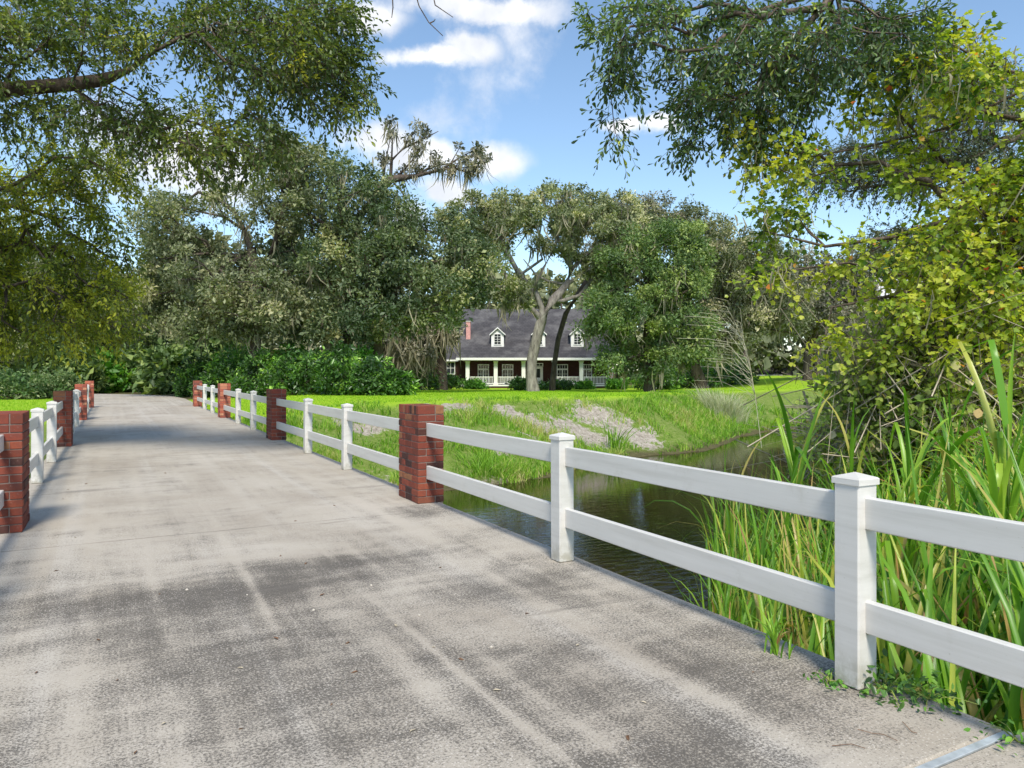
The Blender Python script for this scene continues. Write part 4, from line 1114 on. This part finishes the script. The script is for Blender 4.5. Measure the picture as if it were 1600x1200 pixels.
def scatter_bank():
    rng = np.random.default_rng(21); N = 210000
    # sample by image column and depth so that density follows what can be seen
    u = rng.uniform(380, 1330, N); z = 16 + 30 * rng.random(N) ** 1.15
    x = (u - CX) / FPX * z; X = x * CT + z * ST; Y = -x * ST + z * CT
    d, far = shore_dist(X, Y); W = np.interp(X, [-20, 0, 3, 10, 18, 22, 30, 40], [9, 8, 7, 6.3, 4.2, 4.0, 5.5, 6])
    s = sand_mask(X, Y); t = d / W
    nz = vnoise(X, Y, .7, 1.7); nz2 = vnoise(X, Y, 2.4, 5.)
    dens = np.clip(.60 + 1.5 * nz + 1.1 * nz2 - .62 * s, .04, 1)
    keep = far & (d > .12) & (t < 1.03) & (rng.random(N) < dens) & ((X > DXR + .15))
    X, Y, t, nz, s, z = X[keep], Y[keep], t[keep], nz[keep], s[keep], z[keep]; n = len(X)
    H = ground_h(X, Y) - .03 - .12 * s
    h = np.clip(.15 + .34 * (nz[0:] + .25) + .25 * nz2[keep] + rng.normal(0, .07, n), .06, .75) * np.where(t > .9, .55, 1) * (1 + .25 * sstep(22, 32, X))
    lean = rng.normal(0, .42, (n, 2)); tint = np.clip(.40 + .75 * nz + .5 * nz2[keep] + rng.normal(0, .2, n) + .3 * s, 0, 1)
    tag(link('bank_grass', blades('bank_grass', np.stack([X, Y, H], -1), h, .018 + .0009 * z * rng.random(n), lean, rng, tint, 2), M['grass']), 'rough green grass tufts covering the sloping creek bank', 'grass', kind='stuff')
    # lawn edge and lawn
    N = 120000; u = rng.uniform(-120, 1420, N); z = 22 + 38 * rng.random(N) ** 1.3
    x = (u - CX) / FPX * z; X = x * CT + z * ST; Y = -x * ST + z * CT
    d, far = shore_dist(X, Y); W = np.interp(X, [-20, 0, 3, 10, 18, 22, 30, 40], [9, 8, 7, 6.3, 4.2, 4.0, 5.5, 6])
    keep = far & (d / W > .985) & ((X > DXR + .12) | (X < DXL - .12)) & ~((Y > 34) & (X < 4) & (X > -2.4)); X, Y = X[keep], Y[keep]; n = len(X); H = ground_h(X, Y) - .01
    h = rng.uniform(.03, .085, n); tint = np.clip(rng.normal(.5, .22, n), 0, 1)
    tag(link('lawn_grass', blades('lawn_grass', np.stack([X, Y, H], -1), h, np.full(n, .035), rng.normal(0, .3, (n, 2)), rng, tint, 1), M['lawngrass']), 'short bright green mown lawn before the house', 'grass', kind='stuff')


scatter_bank()


def grass_clump(u, z, n, h, w, leaf, label, name, cat, seed, spread=.5, lean=.5):
    rng = np.random.default_rng(seed); b = gp(u, z); p = np.zeros((n, 3)); p[:, :2] = rng.normal(0, spread, (n, 2)) * .5
    p[:, 2] = ground_h(b[0] + p[:, 0], b[1] + p[:, 1]) - b[2]
    root = empty(name, b); tag(root, label, cat)
    link('blades', blades('blades', p, h * rng.uniform(.5, 1.2, n), w * rng.uniform(.6, 1.3, n), unit(p[:, :2] + rng.normal(0, .3, (n, 2))) * lean * rng.uniform(.3, 1.3, n)[:, None], rng, np.clip(rng.normal(.5, .2, n), 0, 1), 4), M[leaf], root)['kind'] = 'stuff'
    return root


grass_clump(1132, 41.5, 900, 1.45, .03, 'drygrass', 'pale grey green clump of tall grass at the top of the bank', 'grass_clump', 'plant', 31, 1.1, .7)
grass_clump(962, 28.5, 60, 1.2, .05, 'grass', 'upright broad leaved plant on the bare bank', 'bank_plant', 'plant', 32, .35, .6)
grass_clump(755, 22.2, 320, .6, .02, 'grass', 'long grass tuft hanging by the waterline behind the first pillar', 'grass_clump', 'plant', 33, .9, .9)

# reeds: big leaves as ribbons that arch over
def ribbons(name, base, direc, L_, W_, arch, rng, tint, segs=7, fold=None):
    """arching strap leaves. base (n,3), direc (n,2) compass lean, arch = how far it bends over"""
    n = len(base); dr = np.concatenate([direc, np.zeros((n, 1))], 1); side = np.stack([-direc[:, 1], direc[:, 0], 0 * L_], -1)
    V = []; pos = base.copy(); ang0 = rng.uniform(.03, .30, n)
    tw = rng.normal(0, .5, n)
    for i in range(segs + 1):
        f = i / segs
        a = ang0 + arch * f ** 2.1
        if fold is not None: a = a + np.where(f > fold, 1.5, 0)
        if i: pos = pos + (dr * np.sin(a)[:, None] + np.array([0, 0, 1.]) * np.cos(a)[:, None]) * (L_ / segs)[:, None]
        wd = W_ * (min(1, .55 + 1.8 * f) * (1 - f ** 2.6) + .03)
        nrm = dr * np.cos(a)[:, None] - np.array([0, 0, 1.]) * np.sin(a)[:, None]
        s = side * np.cos(tw * f)[:, None] + nrm * np.sin(tw * f)[:, None]
        V += [pos - s * wd[:, None] / 2, pos + nrm * (wd * .16)[:, None], pos + s * wd[:, None] / 2]
    k = 3 * (segs + 1); o = np.arange(n)[:, None] * k
    F = np.concatenate([o + np.array([[3 * i + j, 3 * i + j + 1, 3 * i + j + 4, 3 * i + j + 3]]) for i in range(segs) for j in (0, 1)])
    return np_mesh(name, np.stack(V, 1).reshape(-1, 3), [F], np.repeat(tint, k), True)


def reeds_mass():
    rng = np.random.default_rng(41)
    for nm, lab, n, reg, hl, wl in (
            ('reed_bed', 'dense bed of green strap leaved reeds right of the near fence', 4400, (3.5, 12.0, -.6, 9.5), (1.0, 2.4), (.022, .058)),
            ('reed_bed', 'thin reeds and dry stalks at the water edge below the near rails', 2700, (3.4, 10.5, 1.8, 9.6), (1.0, 2.5), (.012, .040))):
        X = rng.uniform(reg[0], reg[1], n * 6); Y = rng.uniform(reg[2], reg[3], n * 6)
        zc = X * ST + Y * CT; xc = X * CT - Y * ST; u = CX + FPX * xc / np.maximum(zc, .3)
        k = (u > (1235 if wl[1] > .05 else 1110)) & (u < 2000) & (X > DXR + .28); 
        if wl[1] > .05: k &= (Y < 2.6 + .78 * (X - 3)) & ((u > 1330) | (rng.random(len(X)) < .45))
        X, Y = X[k][:n], Y[k][:n]; n = len(X)
        g = np.maximum(ground_h(X, Y), WL - .15); base = np.stack([X, Y, g], -1)
        a = rng.uniform(0, 6.28, n) if nm == 'x' else rng.normal(.2, 1.15, n); L_ = rng.uniform(*hl, n); arch = np.abs(rng.normal(.95, .7, n))
        a = np.where(X < 4.6, np.clip(a, -1.1, 1.1), a)
        fold = np.where(rng.random(n) < .16, rng.uniform(.45, .8, n), 9.)
        tint = np.clip(rng.normal(.45, .22, n), 0, .88); dry = rng.random(n) < (.17 if wl[1] > .05 else .28); tint[dry] = rng.uniform(.88, 1., dry.sum())
        tag(link(nm, ribbons(nm, base, np.stack([np.cos(a), np.sin(a)], -1), L_, rng.uniform(*wl, n), arch, rng, tint, 7, fold), M['reed']), lab, 'reeds', kind='stuff')


reeds_mass()


def reed_plant(u, v, z, n, L_, label, seed, lean=0., W_=.045, arch=.5, tall=None):
    """single reed plant whose leaves fan from about the pixel (u, v) at depth z, rooted below"""
    rng = np.random.default_rng(seed); top = P(u, v, z); g = max(gz(top[0], top[1]), WL - .1); b = np.array((top[0], top[1], g))
    root = empty('reed_plant', b); tag(root, label, 'reed', 'tall reed plants by the fence')
    hs = top[2] - g; 
    st = np.array([(0, 0, 0), (rng.normal(0, .03), rng.normal(0, .03), hs * .5), (0, 0, hs + .15)]); link('stalk', tubes_mesh('stalk', [(st, np.array([.014, .012, .007]))], 6), M['reedstalk'], root)
    for i in range(n):
        a = rng.uniform(0, 6.28) if tall is None else None
        if i < 2 and lean: dv = np.array((CT, -ST)) * math.copysign(1, lean) + rng.normal(0, .25, 2)
        else: dv = rng.normal(0, 1, 2)
        dv = dv / np.linalg.norm(dv); t = rng.uniform(.2, .8); t = t if rng.random() > .15 else rng.uniform(.88, .97)
        me = ribbons('leaf', np.array([[0, 0, hs * (.55 + .45 * i / max(1, n - 1))]]), dv[None], np.array([L_ * rng.uniform(.6, 1.15)]), np.array([W_ * rng.uniform(.7, 1.2)]), np.array([arch * rng.uniform(.3, 2.2)]), rng, np.array([t]), 8,
                     np.array([rng.uniform(.5, .8)]) if rng.random() < .25 else None)
        link('leaf', me, M['reed'], root)


M['reedstalk'] = m_plain('reed_stalk', (.30, .36, .08), .6, .3, .3, 5)
for i, a in enumerate([
        (1240, 720, 7.2, 7, 1.25, 'tall reed plant whose leaf tip stands up before the far shed', -1, .07, .35),
        (1225, 790, 6.4, 7, .9, 'leafy reed plant behind the fence just left of the near post', -1, .05, .8),
        (1145, 800, 7.0, 6, .7, 'reed plant leaning over the top rail above the dark water', -1, .04, .6),
        (1190, 900, 5.2, 7, .8, 'reed plant spilling between the two rails left of the near post', -1, .035, .9),
        (1420, 760, 5.2, 7, 1.0, 'reed plant close behind the fence right of the near post', 1, .05, .7),
        (1490, 720, 5.4, 8, 1.1, 'broad reed plant in the middle of the reed bed', 1, .055, .6),
        (1575, 700, 4.6, 7, 1.3, 'tallest reed plant, at the right edge of the view', -1, .06, .35),
        (1560, 800, 4.4, 8, 1.0, 'reed plant with long arching leaves at the right edge', -1, .055, .9),
        (1330, 720, 6.8, 7, .9, 'reed plant rising straight behind the near post', 1, .05, .7),
        (1400, 830, 5.0, 8, .9, 'reed plant between the rails right of the near post', 1, .045, .9)]):
    u, v, z, n, L_, lab, ln, W_, ar = a; reed_plant(u, v, z, n + 3, L_, lab, 200 + i, ln, W_ * .8, ar)


def seed_plume():
    rng = np.random.default_rng(61); z = 8.5; base = P(1175, 700, z); root = empty('grass_plume', base); tag(root, 'feathery dry seed plume arching before the dark trees', 'plant')
    ps = []; st = [P(1190, 700, z), P(1180, 620, z), P(1170, 560, z), P(1150, 515, z)]; ps.append((np.array(st) - base, np.array([.006, .005, .004, .003])))
    for i in range(46):
        f = rng.random(); a = P(1185 - 25 * f, 640 - 120 * f, z); L_ = rng.uniform(40, 100); an = rng.normal(-2.25, .42)
        b = P(1185 - 25 * f + L_ * math.cos(an) * .6, 640 - 120 * f + L_ * math.sin(an) * .55, z + rng.normal(0, .25)); c = P(1185 - 25 * f + L_ * math.cos(an) * 1.1, 640 - 120 * f + L_ * math.sin(an) * .6, z + rng.normal(0, .4))
        ps.append((np.array([a, b, c]) - base, np.array([.0028, .0024, .0016])))
    link('stems', tubes_mesh('stems', ps, 3), M['plume'], root)['kind'] = 'stuff'


M['plume'] = m_plain('plume', (.52, .50, .36), .8, .1, .2, 5)
seed_plume()

# ------------------------------------------------------------------ near trees
near_tree('oak_tree', 'oak overhanging the road from the left with a thick limb across the sky', 'tree',
          [(-9.5, 9, -.3), (-9.2, 9.1, 2), (-8.8, 9.2, 4), P(-420, 170, 11.5), P(-200, 150, 11.2), P(0, 140, 11), P(110, 132, 11), P(160, 125, 11)], .105,
          [(110, 50, 170, 60, 11, 1.3), (420, 70, 130, 85, 11, 1.3), (520, 130, 60, 60, 11, 1), (330, 40, 80, 40, 11.5, 1), (300, 215, 60, 60, 10.8, 1.0), (400, 220, 55, 50, 10.8, .9), (230, 200, 50, 50, 11, 1), (500, 30, 80, 40, 11, 1), (100, 175, 120, 30, 11, 1), (-100, 100, 120, 120, 11, 1.5)], 350, 13, .42, 9, .088, .45, 'near_mid', 'bark_near', 301, 'ellipse',
          limbs=[(P(160, 125, 11), P(205, 108, 11), P(240, 80, 11), P(285, 58, 11), P(330, 46, 11.1), P(420, 25, 11.2), P(500, 5, 11.3)), (P(150, 125, 11), P(165, 60, 11), P(195, 10, 11)), (P(330, 46, 11.1), P(350, 80, 11), P(372, 130, 10.9), P(360, 180, 10.8))], gap=.26, moss=14, spread=.5, mean=.36)
near_tree('oak_tree', 'yellow green tree hanging low over the left roadside', 'tree',
          [(-8.5, 13, -.3), (-8.2, 13, 2.5), (-7.9, 13.1, 4.5), P(-60, 330, 14.5)], .16,
          [(60, 290, 120, 80, 14, 1.4), (70, 400, 130, 80, 14, 1.4), (50, 490, 120, 55, 14, 1.3), (170, 460, 45, 75, 14, 1), (150, 270, 60, 50, 14, 1), (-60, 400, 80, 150, 14, 1.5)], 270, 12, .45, 9, .095, .45, 'near_olive', 'bark_near', 302, 'ellipse', droop=.4, gap=.3, mean=.48, ctint=.3)
near_tree('oak_tree', 'dark leaved oak hanging into the sky from the top right', 'tree',
          [(9.5, 2.0, -.5), (9.3, 2.2, 2.5), (8.9, 2.5, 5.0), P(1560, -330, 8.5), P(1400, -260, 8.6), P(1300, -190, 8.8)], .12,
          [(1000, 40, 95, 45, 9, .9), (1140, 50, 120, 65, 9, 1), (1290, 60, 110, 70, 9, 1), (1110, 140, 80, 50, 9, .8), (1180, 180, 60, 40, 9, .7), (1230, 140, 60, 50, 9, .8), (1080, 215, 22, 22, 9, .4), (965, 110, 28, 30, 9, .3), (958, 180, 8, 40, 9, .15, 1.6), (1400, 60, 70, 70, 9, 1)], 195, 8, .34, 9, .098, .38, 'near_oak', 'bark_near', 303, 'oak', droop=.45, gap=.22, alpha=.3)
near_tree('maple_tree', 'bright yellow green maple filling the right edge, a few leaves turned red', 'tree',
          [(11.0, 3.2, -.6), (10.8, 3.3, 1.0), (10.5, 3.5, 2.6), (10.2, 3.8, 4.2), P(1640, 120, 9.2)], .09,
          [(1500, 110, 90, 70, 8.8, .9), (1550, 330, 70, 80, 8.6, .9), (1480, 420, 90, 80, 8.4, .9), (1560, 470, 60, 90, 8.2, .8), (1240, 250, 70, 35, 8.8, .5, .8), (1225, 345, 55, 36, 8.6, .5, .7), (1350, 400, 60, 25, 8.4, .6, .5), (1420, 480, 80, 40, 8.2, .7, .55), (1320, 525, 50, 14, 8.0, .4, .6), (1430, 545, 80, 22, 8.0, .6, .5), (1215, 425, 30, 22, 8.4, .3, .7), (1180, 210, 30, 25, 8.8, .3), (1380, 160, 60, 50, 9, .7, .5), (1440, 260, 80, 50, 9, .7, .5), (1660, 300, 60, 250, 8.4, 1)], 410, 8, .36, 7, .068, .95, 'maple', 'bark_near', 304, 'maple',
          limbs=[(P(1640, 120, 9.2), P(1560, 110, 9), P(1490, 70, 8.9), P(1420, 60, 8.9)), ((10.5, 3.5, 2.6), P(1560, 400, 8.6), P(1480, 440, 8.4), P(1380, 465, 8.3), P(1300, 480, 8.2)), ((10.5, 3.5, 2.6), P(1520, 330, 8.7), P(1400, 370, 8.6), P(1290, 385, 8.6), P(1230, 370, 8.6)), (P(1640, 120, 9.2), P(1480, 200, 8.9), P(1350, 230, 8.8), P(1240, 250, 8.8))], gap=.2, moss=110, moss_len=(.15, .6), droop=.35, tip=.005, mean=.6, ctint=.28)
near_tree('oak_tree', 'small leaved grey oak boughs reaching in behind the maple', 'tree',
          [(16.5, 5.8, -.6), (16.2, 6.0, 2), (15.8, 6.4, 4.5), P(1680, 180, 12.5), P(1600, 210, 12)], .09,
          [(1330, 260, 85, 38, 12, .9), (1450, 190, 80, 35, 12, .9), (1530, 230, 60, 45, 12, .9), (1410, 260, 70, 40, 12, .8), (1400, 385, 55, 35, 12, .7), (1560, 150, 50, 40, 12, .8)], 230, 12, .35, 12, .052, .5, 'fine_oak', 'bark_near', 305, 'diamond',
          limbs=[(P(1600, 210, 12), P(1560, 225, 12), P(1500, 262, 12), P(1400, 285, 12), P(1320, 300, 12)), (P(1600, 210, 12), P(1590, 180, 12), P(1570, 215, 12), P(1530, 250, 12))], gap=.25, moss=20, moss_len=(.2, .7), mean=.4)


# thicket of vines and dead stems under the maple
def thicket():
    rng = np.random.default_rng(71); root = empty('vine_thicket', gp(1480, 10.5)); base = np.array(root.location)
    tag(root, 'tangled thicket of vines, dead stems and small leaves behind the reeds', 'thicket')
    C = lobe_points(rng, [(1400, 620, 120, 50, 9, 1.0), (1340, 680, 70, 45, 10, 1.), (1510, 640, 110, 80, 8.6, .9), (1600, 580, 80, 100, 8.6, 1.), (1275, 690, 35, 35, 12, 1), (1430, 700, 120, 50, 9.2, .9), (1350, 600, 60, 25, 9, .6), (1560, 730, 90, 60, 8.6, .9), (1420, 560, 100, 35, 8.6, .6), (1520, 560, 90, 50, 8.4, .6)], 250, .24)
    a = far_leaves(rng, C - base, np.full(len(C), .36), 115, .062, .75, .9, .3); link('foliage', leaf_mesh('foliage', *a, 'ellipse'), M['vine'], root)
    ps = []
    for i in range(800):
        c = C[rng.integers(len(C))]; d = rng.normal(0, .5, 3); d[2] = rng.normal(-.1, .5); p1 = c + d; p2 = c - d * rng.uniform(.5, 1.4) + rng.normal(0, .15, 3)
        ps.append((np.array([p1, c + rng.normal(0, .12, 3), p2]) - base, np.array([.006, .005, .003]) * rng.uniform(.4, 1.7)))
    for i in range(16):
        u, z = rng.uniform(1290, 1620), rng.uniform(10, 12); g = gp(u, z); t = P(u + rng.normal(0, 40), rng.uniform(540, 640), z); mid = (g + t) / 2 + rng.normal(0, .15, 3); ps.append((np.array([g, mid, t]) - base, np.array([.04, .03, .015]) * rng.uniform(.5, 1.3)))
    link('stems', tubes_mesh('stems', ps, 5), M['wood'], root)['kind'] = 'stuff'
    link('hanging_moss', moss_mesh(rng, C - base + np.array([0, 0, .3]), 420, .15, .7, .02), M['moss'], root)['kind'] = 'stuff'


thicket()

# bare twig tips hanging into the sky at the top
rt = empty('bare_twigs', P(680, -30, 8)); tag(rt, 'thin bare twigs hanging into the sky at the top centre', 'twig')
for pts in ([(640, -40), (655, 10), (670, 35), (692, 56)], [(672, -30), (680, 8), (708, 27)], [(612, -30), (614, 12), (612, 28)], [(672, 36), (678, 33), (680, 30)]):
    q = np.array([P(u, v, 8) for u, v in pts]) - np.array(rt.location); link('twig', tubes_mesh('twig', [(q, np.linspace(.009, .004, len(q)))], 4), M['bark_near'], rt)


# ------------------------------------------------------------------ weeds at the deck edge, litter on the deck
def weed(u, v, n, size, label, seed, leaf='shrub_bright', spread=.12, kind='leafy'):
    z = FPX * HC / (v - HY); b = P(u, v, z); rng = np.random.default_rng(seed); root = empty('weed', b); tag(root, label, 'weed', 'weeds along the deck edge')
    if kind == 'grass':
        p = np.zeros((n, 3)); p[:, :2] = rng.normal(0, spread * .25, (n, 2)); a = rng.uniform(0, 6.28, n)
        link('blades', ribbons('blades', p, np.stack([np.cos(a), np.sin(a)], -1), size * rng.uniform(.5, 1.2, n), np.full(n, .012), rng.uniform(.6, 1.9, n), rng, np.clip(rng.normal(.55, .25, n), 0, 1), 6), M['reed'], root)
    else:
        p = rng.normal(0, 1, (n, 3)) * np.array([spread, spread, spread * .7]); p = np.clip(p, -1.5 * spread, 1.5 * spread); p[:, 2] = np.maximum(.012, np.abs(p[:, 2]) * np.clip(1.3 - np.linalg.norm(p[:, :2], axis=1) / spread, .1, 1.3))
        D = rng.normal(size=(n, 3)) + np.array([0, 0, .2]); Nn = rng.normal(0, .5, (n, 3)) + np.array([0, 0, 1.]); L_ = size * rng.uniform(.6, 1.3, n)
        link('foliage', leaf_mesh('foliage', p, D, Nn, L_, L_ * .5, np.clip(rng.normal(.5, .25, n), 0, 1), 'ellipse'), M[leaf], root)
        ps = [(np.array([(0, 0, 0), q * .5 + (0, 0, .02), q]), np.array([.003, .0025, .0015])) for q in p[:max(6, n // 7)]]
        link('stem', tubes_mesh('stem', ps, 3), M['reedstalk'], root)


weed(1297, 1066, 45, .032, 'small vine creeping up the foot of the near post', 401, spread=.055)
weed(1385, 1078, 150, .038, 'leafy green weed at the deck edge right of the near post', 402, 'shrub_dark', .11)
weed(1450, 1092, 110, .034, 'dark green weed spilling over the deck edge below the lower rail', 403, 'shrub_dark', .10)
weed(1213, 1022, 22, .26, 'little grass tuft growing from the deck edge left of the near post', 404, spread=.1, kind='grass')
weed(1592, 1160, 40, .03, 'small fern like weed at the end of the steel joint', 405, spread=.09)
weed(1130, 960, 10, .2, 'few thin grass blades at the deck edge', 406, spread=.1, kind='grass')

# broken reed leaf resting on the deck edge
q = np.array([P(1421, 1086, 3.2), P(1405, 1040, 3.25), P(1392, 1005, 3.3)])
lf = empty('broken_leaf', q[0]); tag(lf, 'broken strap leaf leaning on the deck edge under the lower rail', 'leaf')
q = q - q[0]; sd = np.array((CT, -ST, 0)) * .012; V = np.concatenate([[a - sd * w, a + (0, 0, .003), a + sd * w] for a, w in zip(q, (1, 1.1, .8))]); F = np.array([(3 * i + j, 3 * i + j + 1, 3 * i + j + 4, 3 * i + j + 3) for i in range(2) for j in (0, 1)])
link('blade', np_mesh('blade', V, [F], np.full(9, .7)), M['reed'], lf)


def litter():
    rng = np.random.default_rng(9); mA = {}
    for k, mt in enumerate(('deadleaf', 'deadleaf2')):
        b = MB(); b.add([(0, 0, .002), (.012, .02, .012), (.009, .05, .006), (0, .07, .004), (-.009, .05, .006), (-.012, .02, .012), (0, .035, .0)], [(0, 1, 6), (1, 2, 6), (2, 3, 6), (3, 4, 6), (4, 5, 6), (5, 0, 6)])
        me = bpy.data.meshes.new('fallen_leaf'); me.from_pydata(b.v, [], b.f); me.update(); me.materials.append(M[mt]); mA[k] = me
    spots = [(84, 893), (250, 930), (500, 932), (548, 1004), (620, 980), (182, 1065), (372, 1141), (680, 1012), (435, 1000), (716, 1030), (770, 1080), (300, 870), (150, 1000), (520, 1100), (640, 1145), (330, 690), (440, 868), (690, 888), (460, 815), (120, 840), (100, 780), (108, 765), (132, 757), (260, 740), (520, 790), (560, 1050), (900, 1010), (1010, 1100), (260, 1130), (60, 1050), (210, 1180), (820, 960), (230, 640), (215, 634), (380, 1045), (480, 880), (1180, 1050), (980, 1150)]
    for i, (u, v) in enumerate(spots):
        z = FPX * HC / (v - HY); p = P(u, v, z); o = link('fallen_leaf', mA[int(rng.random() < .3)]); o.location = (p[0], p[1], .002); o.rotation_euler = (rng.normal(0, .1), rng.normal(0, .15), rng.uniform(0, 6.28)); s = rng.uniform(.28, .62); o.scale = (s, s, s)
        tag(o, 'small dry fallen leaf lying on the concrete deck', 'leaf', 'fallen leaves on the deck')
    for i, (u, v) in enumerate([(292, 922), (386, 930), (490, 954), (655, 962), (580, 915), (768, 1012)]):
        z = FPX * HC / (v - HY); p = P(u, v, z); b = MB(); r = .0075 * rng.uniform(.7, 1.3)
        vs = [(math.cos(t * 1.0472) * r * rng.uniform(.8, 1.2), math.sin(t * 1.0472) * r * rng.uniform(.7, 1.1), h) for h in (.0, r * .6) for t in range(6)] + [(0, 0, r * 1.1)]
        b.add(vs, [(t, (t + 1) % 6, 6 + (t + 1) % 6, 6 + t) for t in range(6)] + [(6 + t, 6 + (t + 1) % 6, 12) for t in range(6)]); o = b.build('pebble', M['stone']); o.location = (p[0], p[1], .001)
        tag(o, 'small pale pebble lying on the stained concrete', 'pebble', 'pebbles on the deck')
    b = [np.array([P(u, v, FPX * HC / (v - HY)) for u, v in q]) for q in ([(1340, 1142), (1362, 1148), (1380, 1150), (1402, 1160)], [(1300, 1168), (1330, 1165), (1352, 1172)], [(1410, 1130), (1425, 1146), (1433, 1148)])]
    for i, q in enumerate(b):
        q[:, 2] = .006; o = link('dead_twig', tubes_mesh('dead_twig', [(q, np.full(len(q), .0018))], 4), M['deadleaf']); tag(o, 'thin dead twig on the deck near the steel joint', 'twig', 'dead twigs on the deck')


litter()
